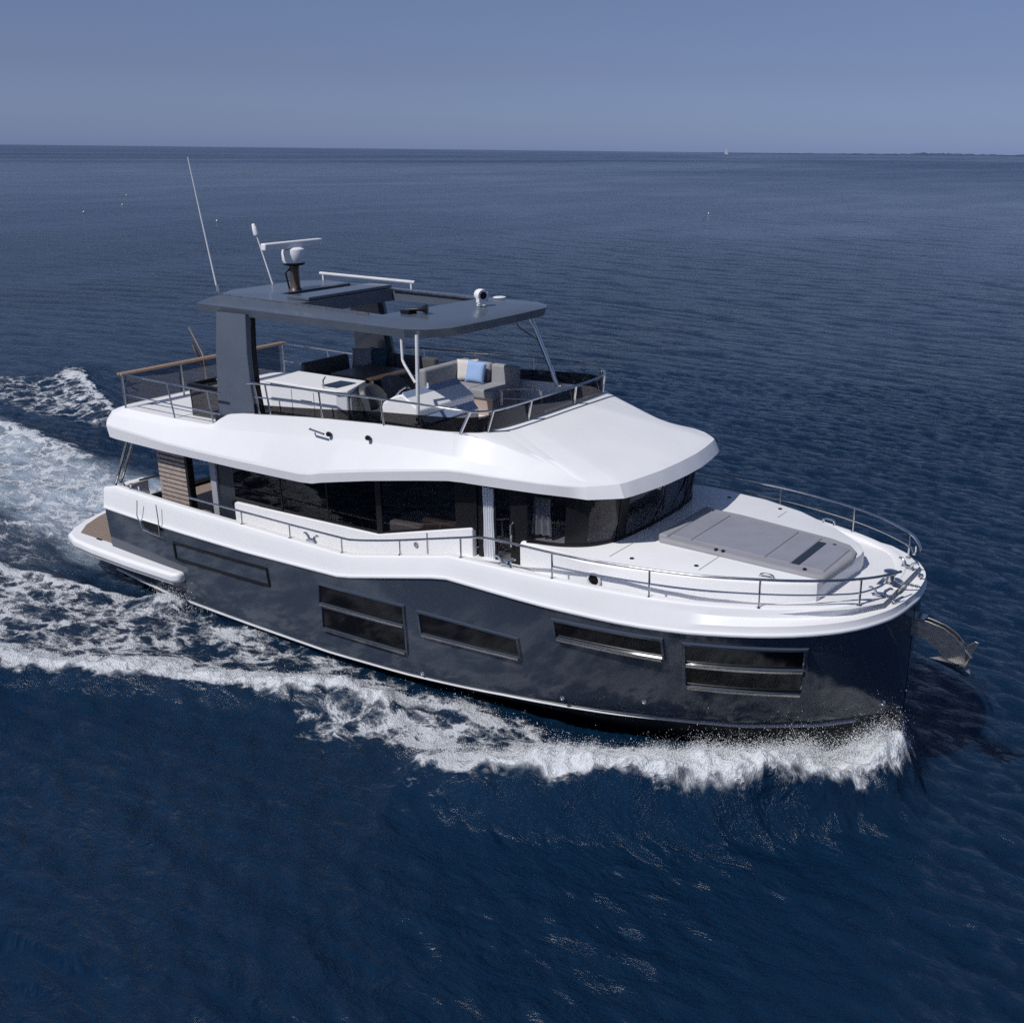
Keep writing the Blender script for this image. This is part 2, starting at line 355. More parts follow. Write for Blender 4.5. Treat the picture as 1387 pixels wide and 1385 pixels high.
# stern quarter mouldings closing the bulwark across the transom
for sd in (-1, 1): part(MB().box((-.04,min(sd*2.4,sd*1.5),1.7),(.2,max(sd*2.4,sd*1.5),2.2)), "transom_coaming", "white", bevel=.05, seg=3)

# decks
def deck_strip(name, x0, x1, zf, inset, mat, n=40):
    mb = MB(); rows = []
    for i in range(n+1):
        x = x0+(x1-x0)*i/n; b = max(ip(x, SBs)-inset, .02); rows.append([(x, -b, zf(x)), (x, 0, zf(x)), (x, b, zf(x))])
    mb.loft(rows); return part(mb, name, mat)
deck_strip("side_deck", 3.8, 16.9, lambda x: ip(x, BT)-(.30 if x < 10 else float(np.interp(x, [10, 15, 16.3], [.17, .14, .012]))), .2, "white2")
deck_strip("cockpit_floor", .1, 3.8, lambda x: 1.62, .2, "teak", 8)

# trunk cabin top forward (raised foredeck)
TP = [(11.35,-2.14),(12.0,-2.24),(12.7,-2.28),(13.4,-2.2),(14.2,-2.02),(14.9,-1.8),(15.5,-1.55),(15.95,-1.33),(16.05,-1.25),(16.18,.25),(16.16,.42),(16.0,.72),(15.4,1.25),(14.6,1.78),(13.8,2.1),(12.7,2.28),(12.0,2.24),(11.35,2.14)]
tk = MB(); n = len(TP); zt_top = lambda x: 3.14+.010*(x-11.4)
r0 = [(x, y, ip(x, BT)-.3) for x, y in TP]; r1 = [(x, y, zt_top(x)-.05) for x, y in TP]
c0 = np.mean(np.array(TP), 0)
def shrink(k, dz): return [(x+(13.6-x)*k*.35, y*(1-k), zt_top(x)+dz) for x, y in TP]
tk.loft([r0, r1, shrink(.015, -.012), shrink(.04, 0.0)], closed_u=True)
r3 = shrink(.04, 0.0); tk.add(r3, [tuple(range(n))])
trunk = part(tk, "foredeck_trunk", "white", smooth=40)
for x, y in ((14.27,-1.58),(13.29,-1.84),(14.24,1.66),(13.2,1.8)):
    part(MB().lathe((x, y, zt_top(x)), [(.035,-.01),(.035,.012),(.02,.016)], 12), "deck_fitting", "black", trunk)
for a, b in (((14.38,-1.72),(14.38,-1.03)),((14.39,1.2),(14.4,1.6)),((12.95,-1.95),(12.95,-1.2))): part(MB().box((a[0]-.008, a[1], 3.1), (a[0]+.008, b[1], zt_top(a[0])+.003)), "deck_seam", "greypanel", trunk)
ph = MB().lathe((12.87,-2.262,2.86), [(.125,-.03),(.125,.03),(.09,.035),(.085,.0)], 28, (0.03,-1,0)); pho = part(ph, "porthole", "stripe")
part(MB().lathe((12.87,-2.268,2.86), [(.088,-.01),(.088,.012),(.05,.014)], 24, (0.03,-1,0)), "pane", "hullglass", pho)

# sun pad on the trunk: border + three mattress fields + cup tray slot
PADP = [(13.27,-.97),(13.3,.86),(13.9,.84),(15.6,.56),(15.95,.42),(16.12,.2),(16.17,-.1),(16.10,-1.08),(15.95,-1.12),(15.3,-1.09),(14.2,-1.02)]
pad = part(MB().prism(PADP[::-1], 3.10, lambda x, y: 3.245), "sunpad_base", "pad_edge", bevel=.05, seg=3)
def pad_field(x0, x1, ya0, ya1, yb0, yb1, z=3.265):
    return part(MB().prism([(x0,ya0),(x1,yb0),(x1,yb1),(x0,ya1)], 3.2, z), "mattress", "pad", pad, bevel=.02, seg=3)
pad_field(13.40,13.78,-.80,.66,-.81,.65); pad_field(13.82,15.06,-.82,.645,-.87,.50); pad_field(15.10,15.48,-.875,.49,-.90,.42); pad_field(15.62,16.02,-.91,.33,-.95,.16)
part(MB().box((15.49,-.86,3.2),(15.61,.24,3.258)), "tray_slot", "slate_dark", pad)
part(MB().box((13.22,-.90,3.12),(13.40,.80,3.28)), "bolster", "fabric", pad, bevel=.04, seg=3)
for x, y in ((14.3,-.98),(14.42,-.98),(15.75,-1.0),(15.75,.22)): part(MB().lathe((x, y, 3.248), [(.03,-.01),(.03,.02),(.015,.025)], 10), "grommet", "black", pad)
for sd, x in ((-1, 15.35), (1, 15.2)):
    part(MB().tube(cm([(x-.1, sd*1.45, 3.14),(x-.08, sd*1.45, 3.22),(x+.08, sd*1.43, 3.22),(x+.1, sd*1.43, 3.14)], 4), .02, 8), "grab_loop", "steel", trunk)

# saloon: white coaming under the windows, glass, pillars, door
for sd in (-1, 1):
    cw = MB(); y0 = sd*2.14
    cw.slab([(4.06,y0,1.8),(4.06,y0,2.46),(4.10,y0,2.50),(8.1,y0,2.60),(10.30,y0,3.16),(10.34,y0,3.14),(10.34,y0,2.2),(7.8,y0,1.8)], (0, -sd*.12, 0))
    part(cw, "cabin_side", "white", bevel=.015)
    if sd < 0:
        cf = MB(); cf.slab([(11.46,y0,2.3),(11.46,y0,3.10),(11.5,y0,3.13),(11.9,y0,3.13),(11.9,y0,2.3)], (0, .12, 0)); part(cf, "cabin_side", "white", bevel=.015)
        for x, z0, dx in ((9.3,2.46,.02),):
            part(MB().box((x, y0-.012, z0), (x+.03, y0, z0+.42)), "panel_seam", "greypanel")
        part(MB().lathe((9.05,y0,2.60), [(.05,0),(.05,.02),(.03,.03)], 14, (0,-1,0)), "side_light", "steel_dull")
    gl = MB(); yg = sd*2.08; d = (0, -sd*.012, 0)
    gl.slab([(4.04,yg,2.40),(8.06,yg,2.58),(8.06,yg,3.9),(4.04,yg,3.55)], d); part(gl, "saloon_window", "glass_dark")
    g2 = MB(); g2.slab([(8.2,yg,2.62),(9.95,yg,3.05),(9.95,yg,4.05),(8.2,yg,3.9)], d); part(g2, "saloon_window", "glass")
    fr = MB()
    fr.slab([(8.06,yg+sd*.02,2.55),(8.2,yg+sd*.02,2.6),(8.2,yg+sd*.02,3.95),(8.06,yg+sd*.02,3.9)], (0, -sd*.06, 0))
    fr.slab([(9.95,yg+sd*.02,3.02),(10.42,yg+sd*.02,3.14),(10.42,yg+sd*.02,4.1),(9.95,yg+sd*.02,4.05)], (0, -sd*.06, 0))
    fr.slab([(3.92,yg+sd*.015,2.38),(8.06,yg+sd*.015,2.54),(8.06,yg+sd*.015,2.66),(3.92,yg+sd*.015,2.48)], (0, -sd*.05, 0))
    fr.slab([(8.2,yg+sd*.015,2.575),(9.95,yg+sd*.015,3.02),(9.95,yg+sd*.015,3.10),(8.2,yg+sd*.015,2.66)], (0, -sd*.05, 0))
    part(fr, "window_frame", "black")
    for xm in (5.45, 6.75): part(MB().slab([(xm,yg+sd*.008,2.5),(xm+.04,yg+sd*.008,2.5),(xm+.04,yg+sd*.008,3.7),(xm,yg+sd*.008,3.6)], (0,-sd*.03,0)), "glazing_bar", "black")
# starboard deck door, sliding, with handle
door = MB(); yd = -2.07
door.slab([(10.42,yd,2.3),(10.50,yd,2.3),(10.50,yd,4.0),(10.42,yd,4.0)], (0,.06,0)); door.slab([(11.10,yd,2.3),(11.46,yd,2.3),(11.46,yd,4.05),(11.10,yd,4.05)], (0,.06,0))
door.slab([(10.50,yd,2.3),(11.10,yd,2.3),(11.10,yd,2.42),(10.50,yd,2.42)], (0,.05,0)); door.slab([(10.50,yd,3.92),(11.10,yd,3.92),(11.10,yd,4.05),(10.50,yd,4.0)], (0,.05,0))
dr = part(door, "side_door", "black")
part(MB().slab([(10.80,yd+.02,2.42),(11.10,yd+.02,2.42),(11.10,yd+.02,3.92),(10.80,yd+.02,3.92)], (0,.01,0)), "pane", "glass", dr)
part(MB().slab([(10.76,yd+.01,2.42),(10.80,yd+.01,2.42),(10.80,yd+.01,3.92),(10.76,yd+.01,3.92)], (0,.03,0)), "sliding_edge", "black", dr)
part(MB().tube([(11.16,yd-.0,2.98),(11.16,yd-.06,3.0),(11.16,yd-.06,3.38),(11.16,yd-.0,3.40)], .018, 8), "handle", "steel", dr)
# port side is closed plain glass there
part(MB().slab([(10.42,2.08,2.6),(11.46,2.08,2.9),(11.46,2.08,4.05),(10.42,2.08,4.05)], (0,-.02,0)), "saloon_window", "glass_dark")
pfs = MB(); pfs.slab([(10.34,2.14,2.3),(11.9,2.14,2.3),(11.9,2.14,3.13),(10.34,2.14,3.13)], (0,-.12,0)); part(pfs, "cabin_side", "white")

# wheelhouse glazing wrapping the front
WB = [(11.46,-2.10),(11.8,-2.05),(12.1,-1.96),(12.4,-1.76),(12.58,-1.5),(12.68,-1.2),(12.74,-.6),(12.76,0)]
WBf = cm([(x, y, 0) for x, y in WB], 4); WBf = WBf+[(x, -y, z) for x, y, z in WBf[::-1][1:]]
nW = len(WBf)
def wpt(i, z):
    x, y, _ = WBf[i]; k = (z-3.1)/.9; l = min(1, max(0, (x-11.6)/.9)); return (x+.12*k*l, y*(1+.02*k*l), z)
def glaze(i0, i1, z0, z1, name, mat, off=0.0):
    mb = MB(); rows = []
    for i in range(i0, i1+1):
        a = Vector(wpt(max(i-1, 0), 3.3)); b = Vector(wpt(min(i+1, nW-1), 3.3)); t = (b-a).normalized(); nrm = Vector((t.y, -t.x, 0))
        o = nrm*off; q = nrm*(off-.03)
        rows.append([tuple(Vector(wpt(i, z0))+o), tuple(Vector(wpt(i, z1))+o), tuple(Vector(wpt(i, z1))+q), tuple(Vector(wpt(i, z0))+q)])
    mb.loft(rows, closed_u=True); return part(mb, name, mat, smooth=40)
glaze(0, nW-1, 3.06, 3.20, "windscreen_sill", "black", .02)
glaze(0, nW-1, 3.94, 4.045, "windscreen_header", "black", .004)
for i0, i1 in ((0, 8), (12, 19), (21, 34), (36, 44), (48, 56)): glaze(i0, i1, 3.18, 4.03, "windscreen_pane", "glass")
for i0, i1 in ((8, 12), (19, 21), (34, 36), (44, 48)): glaze(i0, i1, 3.15, 4.04, "windscreen_pillar", "black", .008)
for (a, b) in (((12.84, .55, 3.2), (12.84, 1.0, 3.62)), ((12.85, -.5, 3.2), (12.86, -.05, 3.62))):
    part(MB().tube([a, b, (b[0]+.01, b[1]-.06, b[2]-.22), (b[0]+.02, b[1]+.03, b[2]+.2)], .013, 6), "windscreen_wiper", "black")

# cabin interior seen through the tinted glass
ci = MB(); ci.box((4.1,-1.98,1.9),(12.2,1.98,2.05)); part(ci, "cabin_sole", "interior")
for lo, hi, m_ in (((4.5,.5,2.05),(7.6,1.95,2.75),"interior_pale"),((8.25,-1.98,2.05),(9.0,-1.2,2.86),"interior_pale"),((9.05,-1.98,2.05),(9.9,-1.1,3.06),"interior"),((8.4,.4,2.05),(10.2,1.95,2.95),"interior"),((11.7,-1.7,2.05),(12.45,1.7,3.12),"interior_pale"),((11.72,-1.3,3.0),(12.1,.3,3.3),"interior"),((10.7,-1.2,2.05),(11.2,-.6,3.2),"seatblack"),((10.7,-.4,2.05),(11.2,.3,3.2),"seatblack")):
    part(MB().box(lo, hi), "cabin_furniture", m_, bevel=.04)
part(MB().box((4.05,-2.0,2.0),(4.15,2.0,3.4)), "cabin_bulkhead", "interior")

# aft end of the saloon: pillar, sliding door glass
part(MB().box((3.28,-2.08,1.7),(3.46,-1.94,3.45)), "pillar", "greypanel", bevel=.01)
part(MB().slab([(3.46,-2.03,1.7),(4.05,-2.03,1.7),(4.05,-2.03,3.45),(3.46,-2.03,3.45)], (0,.05,0)), "wing_panel", "slate_dark")
part(MB().box((3.30,1.92,1.7),(3.46,2.06,3.45)), "pillar", "slate", bevel=.01)
ad = MB(); ad.box((3.98,-1.9,1.65),(4.02,1.9,3.42)); part(ad, "aft_glass_door", "glass_dark")

# slatted stair screen in the cockpit
sl = MB(); th = .0
for k in range(15):
    z = 1.78+k*.103; sl.box((1.72, -2.23, z), (2.72, -2.185, z+.072))
scr = part(sl, "slatted_screen", "slat", bevel=.004)
part(MB().box((1.74,-2.185,1.75),(2.70,-2.14,3.40)), "backing", "black", scr)
part(MB().box((2.72,-2.27,1.70),(2.80,-2.12,3.42)), "frame", "black", scr)
# cockpit rails, quarter struts, stern fittings
ck = MB(); ck.tube([(.9,-2.2,2.45),(1.55,-1.55,2.62),(1.55,-1.5,1.75)], .022, 8); ck.tube([(1.25,-1.9,1.75),(1.55,-1.5,1.85)], .02, 8); ck.tube([(1.35,-1.75,1.75),(1.35,-1.75,2.56)], .02, 8)
part(ck, "cockpit_rail", "black")
part(MB().box((1.3,-1.75,1.62),(1.55,-1.45,2.5)), "cockpit_locker", "slate_dark", bevel=.02)
part(MB().box((2.75,-1.75,1.62),(3.3,-.9,2.0)), "cockpit_seat", "slat", bevel=.03)
part(MB().box((2.75,-1.3,2.45),(3.3,-1.25,2.55)), "cockpit_bar", "bronze", bevel=.01)
for sd in (-1, 1):
    st = MB(); st.tube([(.90,sd*2.3,3.5),(.14,sd*2.32,2.24)], .035, 10); st.tube([(.98,sd*2.2,3.5),(.22,sd*2.25,2.24)], .03, 10)
    part(st, "stern_strut", "steel")
def cleat(p, ang, s=1.0, parent=None):
    mb = MB(); R = Matrix.Rotation(ang, 3, 'Z'); f = lambda q: tuple(R @ (Vector(q)*s)+Vector(p))
    mb.tube([f((-.10,0,.0)),f((-.06,0,.02)),f((-.035,0,.03)),(f((.035,0,.03))),f((.06,0,.02)),f((.10,0,0))], [.03*s,.03*s,.03*s,.03*s,.03*s,.03*s], 8)
    for q in (-1, 1): mb.tube([f((q*.05,0,.02)),f((q*.075,0,.085)),f((q*.13,0,.125)),f((q*.175,0,.12))], [.028*s,.024*s,.02*s,.014*s], 8)
    return part(mb, "cleat", "steel")
for sd in (-1, 1):
    cleat((6.76,sd*2.54,2.31), 0, 1.15); cleat((11.37,sd*2.58,2.86), .03, 1.15); cleat((.55,sd*2.42,2.34), .1, .9); cleat((16.78,sd*.66,2.955), sd*-.35, 1.0); cleat((17.0,sd*.58,2.86), sd*-1.0, .7)
for x in (.95, 1.25):
    part(MB().lathe((x,-2.45,2.34), [(.055,0),(.05,.03),(.03,.05),(.045,.09),(.03,.1)], 14), "bollard", "steel")
part(MB().box((1.05,-2.5,2.30),(1.5,-2.36,2.36)), "fairlead_plate", "steel", bevel=.01)
# drop-down boarding step on the quarter
bs = MB(); q = [(1.60,-2.775,2.25),(1.52,-2.775,1.90),(1.66,-2.76,1.60),(2.24,-2.77,1.57),(2.28,-2.775,1.92),(2.27,-2.775,2.28)]
bs.tube(q, .012, 8); part(bs, "boarding_step", "steel")
part(MB().slab([(1.62,-2.74,1.80),(2.24,-2.745,1.80),(2.22,-2.74,1.62),(1.70,-2.735,1.63)], (0,.02,0)), "step_recess", "black")

# swim platform with its forward-reaching wings
SPH = [(2.74,-2.50),(2.72,-2.74),(2.55,-2.84),(1.0,-2.87),(-.4,-2.84),(-1.2,-2.78),(-1.68,-2.62),(-2.0,-2.25),(-2.3,-1.7),(-2.55,-1.05),(-2.68,-.4)]
SPP = [(2.0,-2.45)]+SPH; SPP = SPP+mir(SPP[::-1])+[(-.15,2.4),(-.15,-2.4)]
plat = part(MB().prism(SPP[::-1], .575, .80), "swim_platform", "white", bevel=.07, seg=3)
TD = [(-.15,-2.42),(-1.45,-2.42),(-1.85,-2.02),(-2.15,-1.5),(-2.36,-.95),(-2.47,-.35)]; TD = TD+mir(TD[::-1])
part(MB().prism(TD[::-1], .76, .812), "teak_deck", "teak", plat)
part(MB().prism([(x*1.0+(.02 if x < 0 else -.05), y*.985) for x, y in SPP][::-1], .53, .572), "rubbing_strip", "greypanel", plat)
part(MB().box((-.75,-2.47,.80),(-.55,-2.43,.815)), "platform_seam", "black", plat)

# flybridge moulding: wide side overhangs, brow over the windscreen, coaming round the upper deck
ST = [   # outer bottom edge, fascia top, low crease, high crease, coaming top
 ((.25,0,3.50),(.20,0,3.82),(.32,0,4.02),(.55,0,4.10)), ((.25,-1.2,3.50),(.20,-1.2,3.82),(.32,-1.2,4.02),(.55,-1.2,4.10)),
 ((.26,-1.85,3.49),(.21,-1.88,3.81),(.33,-1.84,4.02),(.56,-1.74,4.10)), ((.29,-2.18,3.48),(.24,-2.22,3.80),(.36,-2.15,4.01),(.60,-2.0,4.10)),
 ((.36,-2.38,3.47),(.31,-2.42,3.78),(.44,-2.33,4.0),(.68,-2.16,4.10)), ((.52,-2.50,3.46),(.49,-2.56,3.74),(.62,-2.45,3.98),(.85,-2.27,4.10)),
 ((.80,-2.53,3.455),(.78,-2.59,3.72),(.9,-2.47,3.975),(1.1,-2.305,4.10)), ((1.4,-2.54,3.45),(1.4,-2.60,3.70),(1.4,-2.47,3.97),(1.4,-2.31,4.10)),
 ((2.6,-2.53,3.43),(2.6,-2.60,3.64),(2.6,-2.43,3.97),(2.6,-2.31,4.10)), ((3.7,-2.52,3.43),(3.7,-2.59,3.62),(3.7,-2.39,4.06),(3.7,-2.31,4.12)),
 ((3.95,-2.52,3.43),(3.95,-2.59,3.62),(3.95,-2.38,4.08),(3.90,-2.31,4.16)), ((4.15,-2.52,3.43),(4.15,-2.59,3.62),(4.15,-2.375,4.10),(4.1,-2.305,4.28)),
 ((4.4,-2.52,3.43),(4.4,-2.59,3.62),(4.4,-2.37,4.12),(4.35,-2.30,4.40)), ((4.7,-2.52,3.43),(4.7,-2.59,3.62),(4.7,-2.365,4.15),(4.7,-2.295,4.455)),
 ((5.6,-2.52,3.44),(5.6,-2.59,3.63),(5.6,-2.355,4.22),(5.6,-2.285,4.545)), ((6.6,-2.52,3.455),(6.6,-2.59,3.64),(6.6,-2.345,4.30),(6.6,-2.275,4.63)),
 ((6.9,-2.52,3.48),(6.9,-2.585,3.675),(6.9,-2.34,4.325),(6.9,-2.272,4.65)), ((7.15,-2.515,3.54),(7.15,-2.58,3.74),(7.15,-2.34,4.345),(7.15,-2.27,4.67)),
 ((8.3,-2.49,3.76),(8.3,-2.555,3.95),(8.3,-2.33,4.43),(8.3,-2.26,4.735)), ((9.4,-2.45,3.94),(9.4,-2.515,4.13),(9.4,-2.32,4.445),(9.4,-2.235,4.775)),
 ((10.1,-2.42,4.045),(10.1,-2.485,4.24),(10.1,-2.305,4.435),(10.05,-2.19,4.80)), ((10.4,-2.41,4.065),(10.4,-2.475,4.265),(10.4,-2.285,4.415),(10.32,-2.07,4.765),(10.26,-2.12,4.80)),
 ((10.9,-2.35,4.065),(10.9,-2.41,4.26),(10.9,-2.21,4.365),(10.85,-1.94,4.645),(10.42,-1.95,4.79)), ((11.8,-2.20,4.06),(11.8,-2.255,4.25),(11.8,-2.11,4.30),(11.72,-1.80,4.425),(10.49,-1.72,4.785)),
 ((12.3,-2.105,4.055),(12.27,-2.15,4.25),(12.24,-2.06,4.27),(12.2,-1.86,4.315),(10.52,-1.45,4.785)), ((12.60,-2.04,4.05),(12.54,-2.02,4.25),(12.50,-1.98,4.262),(12.47,-1.90,4.275),(10.53,-1.25,4.785)),
 ((12.84,-1.84,4.05),(12.76,-1.82,4.255),(12.72,-1.79,4.265),(12.68,-1.74,4.278),(10.535,-1.05,4.785)), ((13.03,-1.66,4.05),(12.93,-1.64,4.26),(12.89,-1.61,4.27),(12.84,-1.57,4.285),(10.54,-.9,4.785)),
 ((13.08,-1.5,4.05),(12.98,-1.48,4.262),(12.94,-1.46,4.272),(12.89,-1.43,4.288),(10.54,-.8,4.785)), ((13.17,-1.05,4.05),(13.06,-1.04,4.265),(13.02,-1.03,4.275),(12.97,-1.01,4.29),(10.54,-.55,4.785)),
 ((13.235,-.6,4.05),(13.12,-.6,4.268),(13.08,-.59,4.278),(13.03,-.58,4.293),(10.54,-.3,4.785)), ((13.26,0,4.05),(13.14,0,4.27),(13.10,0,4.28),(13.05,0,4.295),(10.54,0,4.785))]
ST = [((s[0][0], s[0][1]-(.03 if 0.5 < s[0][0] < 12 else 0), s[0][2]),)+tuple(s[1:]) for s in ST]
ST = [s if len(s) == 5 else (s[0], s[1], s[2], tuple(np.array(s[2])*.04+np.array(s[3])*.96), s[3]) for s in ST]
def lin(path, k=3):
    out = []
    for a, b in zip(path[:-1], path[1:]): out += [tuple(a[i]+(b[i]-a[i])*t/k for i in range(3)) for t in range(k)]
    return out+[path[-1]]
ring = [lin([s[k] for s in ST]) for k in range(5)]
def inset(path, d):
    out = []
    for i, p in enumerate(path):
        a = path[max(i-1, 0)]; b = path[min(i+1, len(path)-1)]; t = Vector((b[0]-a[0], b[1]-a[1]))
        t = t.normalized() if t.length > 1e-6 else Vector((1, 0)); out.append((p[0]-t.y*d, min(p[1]+t.x*d, 0.0) if p[1] < 0 else 0.0, p[2]))
    return out
soff = [(x, y, z) for x, y, z in inset(ring[0], .06)]
cin = inset(ring[4], .09); FD = 4.16
flo = [(x, y, min(z, FD) if z > 4.2 else z-.004) for x, y, z in cin]
def lipr(a, b, t, dz=0): return [(p[0]+(q[0]-p[0])*t, p[1]+(q[1]-p[1])*t, p[2]+(q[2]-p[2])*t+dz) for p, q in zip(a, b)]
rings = [soff, ring[0], lipr(ring[0], ring[1], .10), lipr(ring[0], ring[1], .90), lipr(ring[1], ring[2], .06), lipr(ring[1], ring[2], .96), lipr(ring[2], ring[3], .05), lipr(ring[2], ring[3], .96), lipr(ring[3], ring[4], .03), lipr(ring[3], ring[4], .35), ring[4], cin, flo]
fb = MB()
for sgn in (1, -1): fb.loft([[(x, y*sgn, z) for x, y, z in r] for r in rings], flip=sgn < 0)
def close(r, dz=0.0): return [[(x, y, z+dz) for x, y, z in r], [(x, 0, z+dz) for x, y, z in r], [(x, -y, z+dz) for x, y, z in r]]
fb.loft(close(soff)); fb.loft(close(flo))
fly = part(fb, "flybridge_moulding", "white", smooth=11)
for x, y, z in ((7.27,-2.375,4.43),(8.25,-2.375,4.50)): part(MB().lathe((x, y, z), [(.045,-.02),(.045,.03),(.03,.05)], 14, (0,-1,.35)), "navigation_light", "black", fly)
part(MB().tube([(6.83,-2.40,4.48),(6.86,-2.46,4.49),(7.22,-2.45,4.44)], .018, 8), "light_bracket", "steel", fly)

# upper deck rails
def rail(name, tops, posts, r=.020, mids=(), rp=.017, k=4, parent=None, mat="steel"):
    ro = part(MB().tube(cm(tops, k) if k > 1 else tops, r, 10), name, mat, parent)
    for m_ in mids: part(MB().tube(cm(m_, k) if k > 1 else m_, r*.78, 8), "mid_rail", mat, ro)
    for a, b in posts: part(MB().tube([a, b], rp, 8).lathe(a, [(.04, -.004), (.04, .008)], 10), "stanchion", mat, ro)
    return ro
for sd in (-1, 1):
    y = sd*2.27
    rail("upper_aft_rail", [(.88,y,4.84),(2.4,y,4.82),(3.5,y,4.80),(4.15,y,4.80)], [((2.59,y,4.08),(2.45,y,4.82)),((3.85,y,4.12),(3.75,y,4.80))], mids=[[(.88,y,4.40),(2.4,y,4.38),(4.1,y,4.37)]], k=1)
    fr_top = [(5.0,y,5.10),(5.3,y,5.12),(6.2,y,5.15),(7.1,y,5.17),(8.0,y,5.20),(9.4,y,5.22),(9.95,sd*2.2,5.20),(10.30,sd*2.06,5.17),(10.52,sd*1.78,5.15),(10.58,sd*1.3,5.14),(10.60,sd*.6,5.14)]
    if sd < 0:
        top_s = fr_top
    else:
        top_p = fr_top
y = -2.27
front_top = top_s+[(10.60,0,5.14)]+top_p[::-1]
frl = rail("upper_fore_rail", front_top, [], k=5)
for sd in (-1, 1):
    y = sd*2.25
    for x0, x1, z0, z1 in ((5.27,5.20,4.50,5.11),(5.58,5.52,4.53,5.13),(7.0,6.97,4.66,5.165),(8.53,8.50,4.74,5.21)):
        part(MB().tube([(x0,y,z0),(x1,sd*2.27,z1)], .018, 8), "stanchion", "steel", frl)
    part(MB().tube([(5.2,sd*2.27,4.85),(6.0,sd*2.27,4.88),(6.98,sd*2.27,4.91)], .014, 8), "mid_rail", "steel", frl)
    for a, b in (((10.16,sd*2.14,4.80),(10.30,sd*2.04,5.17)),((10.46,sd*1.80,4.79),(10.55,sd*1.74,5.15)),((10.52,sd*.72,4.785),(10.58,sd*.70,5.14))):
        part(MB().tube([a, b], .026, 8), "stanchion", "steel", frl)
# smoked wind screen under the rail
wsp = [(5.1,2.24,4.48,4.70),(5.6,2.24,4.53,4.72),(7.0,2.235,4.65,4.83),(7.4,2.23,4.68,4.87),(8.5,2.215,4.73,4.96),(9.5,2.19,4.77,5.02),(10.0,2.13,4.79,5.04),(10.28,2.0,4.79,5.05),(10.44,1.78,4.78,5.06),(10.50,1.3,4.775,5.07),(10.52,.6,4.775,5.08),(10.525,0,4.775,5.08)]
rows = [[(x,-y,a),(x,-y,b),(x-.012,-y+.01,b),(x-.012,-y+.01,a)] for x,y,a,b in cm(wsp, 4)]
rows = rows+[[(x,-y,z) for x,y,z in r] for r in rows[::-1][1:]]
part(MB().loft(rows, closed_u=True), "smoked_wind_screen", "smoke", smooth=40)
# low dark weather cloth inside the port forward corner
# aft balustrade: pale smoked glass with a teak capping
part(MB().slab([(.84,-2.18,4.16),(.84,2.18,4.16),(.84,2.18,4.80),(.84,-2.18,4.80)], (.012,0,0)), "glass_balustrade", "smoke_pale")
cap = MB(); cap.box((.80,-2.33,4.815),(.875,2.33,4.865)); cap.box((.895,-2.33,4.815),(.97,2.33,4.865)); part(cap, "teak_capping", "teak_rail", bevel=.012)
for yy in (-2.27,-.75,.75,2.27): part(MB().tube([(.88,yy,4.09),(.88,yy,4.82)], .022, 8), "stanchion", "steel_dull")
# ensign staff leaning aft behind the balustrade, flag furled round it
fs = part(MB().tube([(.72,.05,4.10),(.70,.02,4.9),(.48,-.12,5.52)], [.03,.026,.016], 8), "ensign_staff", "slat")
fg = MB(); fg.loft([[(.70-.02*i+.03*math.sin(q)*(.5+.5*math.sin(i*1.3)), .03-.02*i+.06*math.cos(q)*(1-.06*i), 4.5+.085*i) for q in np.linspace(0, 2*math.pi, 9)[:-1]] for i in range(9)], closed_u=True)
part(fg, "furled_flag", "flag", fs)
# stair hatch guard aft of the starboard arch
gx = MB()
for a, b in (((2.72,-1.92),(3.75,-1.92)),((2.72,-1.92),(2.72,-1.0)),((2.72,-1.0),(3.75,-1.0))): gx.add([(a[0],a[1],4.1),(b[0],b[1],4.1),(b[0],b[1],4.72),(a[0],a[1],4.72)], [(0,1,2,3)])
sg_ = part(gx, "stair_guard", "smoke")
part(MB().box((2.69,-1.95,4.70),(3.78,-1.86,4.79)).box((2.69,-1.86,4.70),(2.76,-.98,4.79)), "guard_top", "black", sg_, bevel=.01)
part(MB().tube([(2.0,-1.4,4.55),(2.6,-1.3,4.72),(3.3,-1.2,4.85)], .018, 8).tube([(2.05,-1.4,4.1),(2.0,-1.4,4.55)], .016, 8), "stair_handrail", "steel", sg_)
# hard top over the upper deck
HO = [(2.72,1.15),(2.72,-1.15),(3.15,-1.85),(8.85,-1.97),(9.2,-1.78),(9.42,-1.42),(9.46,-.6),(9.46,.6),(9.42,1.42),(9.2,1.78),(8.85,1.97),(3.15,1.85)]
def hz(x): return 6.30+.010*(6-x)
def pz(x): return .19+.018*(7.5-x)
def scal(k): return [(5.9+(x-5.9)*(1-k*.45), y*(1-k)) for x, y in HO]
ht = MB(); R0 = [(x, y, hz(x)-.02) for x, y in scal(.06)]; R1 = [(x, y, hz(x)-.035) for x, y in scal(.02)]; R2 = [(x, y, hz(x)+.115) for x, y in HO]; R2b = [(x, y, hz(x)+.125) for x, y in scal(.02)]; R3 = [(x, y, hz(x)+pz(x)) for x, y in scal(.24)]
ht.loft([R0, R1, R2, R2b, R3], closed_u=True)
def fill(loops, dz):
    bm = bmesh.new(); es = []
    for lp in loops:
        vs_ = [bm.verts.new((x, y, hz(x)+(pz(x) if dz > 0 else dz))) for x, y in lp]
        es += [bm.edges.new((vs_[i], vs_[(i+1) % len(vs_)])) for i in range(len(vs_))]
    bmesh.ops.triangle_fill(bm, use_beauty=True, use_dissolve=False, edges=es)
    bm.verts.index_update(); V = [tuple(v.co) for v in bm.verts]; F = [tuple(v.index for v in f.verts) for f in bm.faces]; bm.free(); return V, F
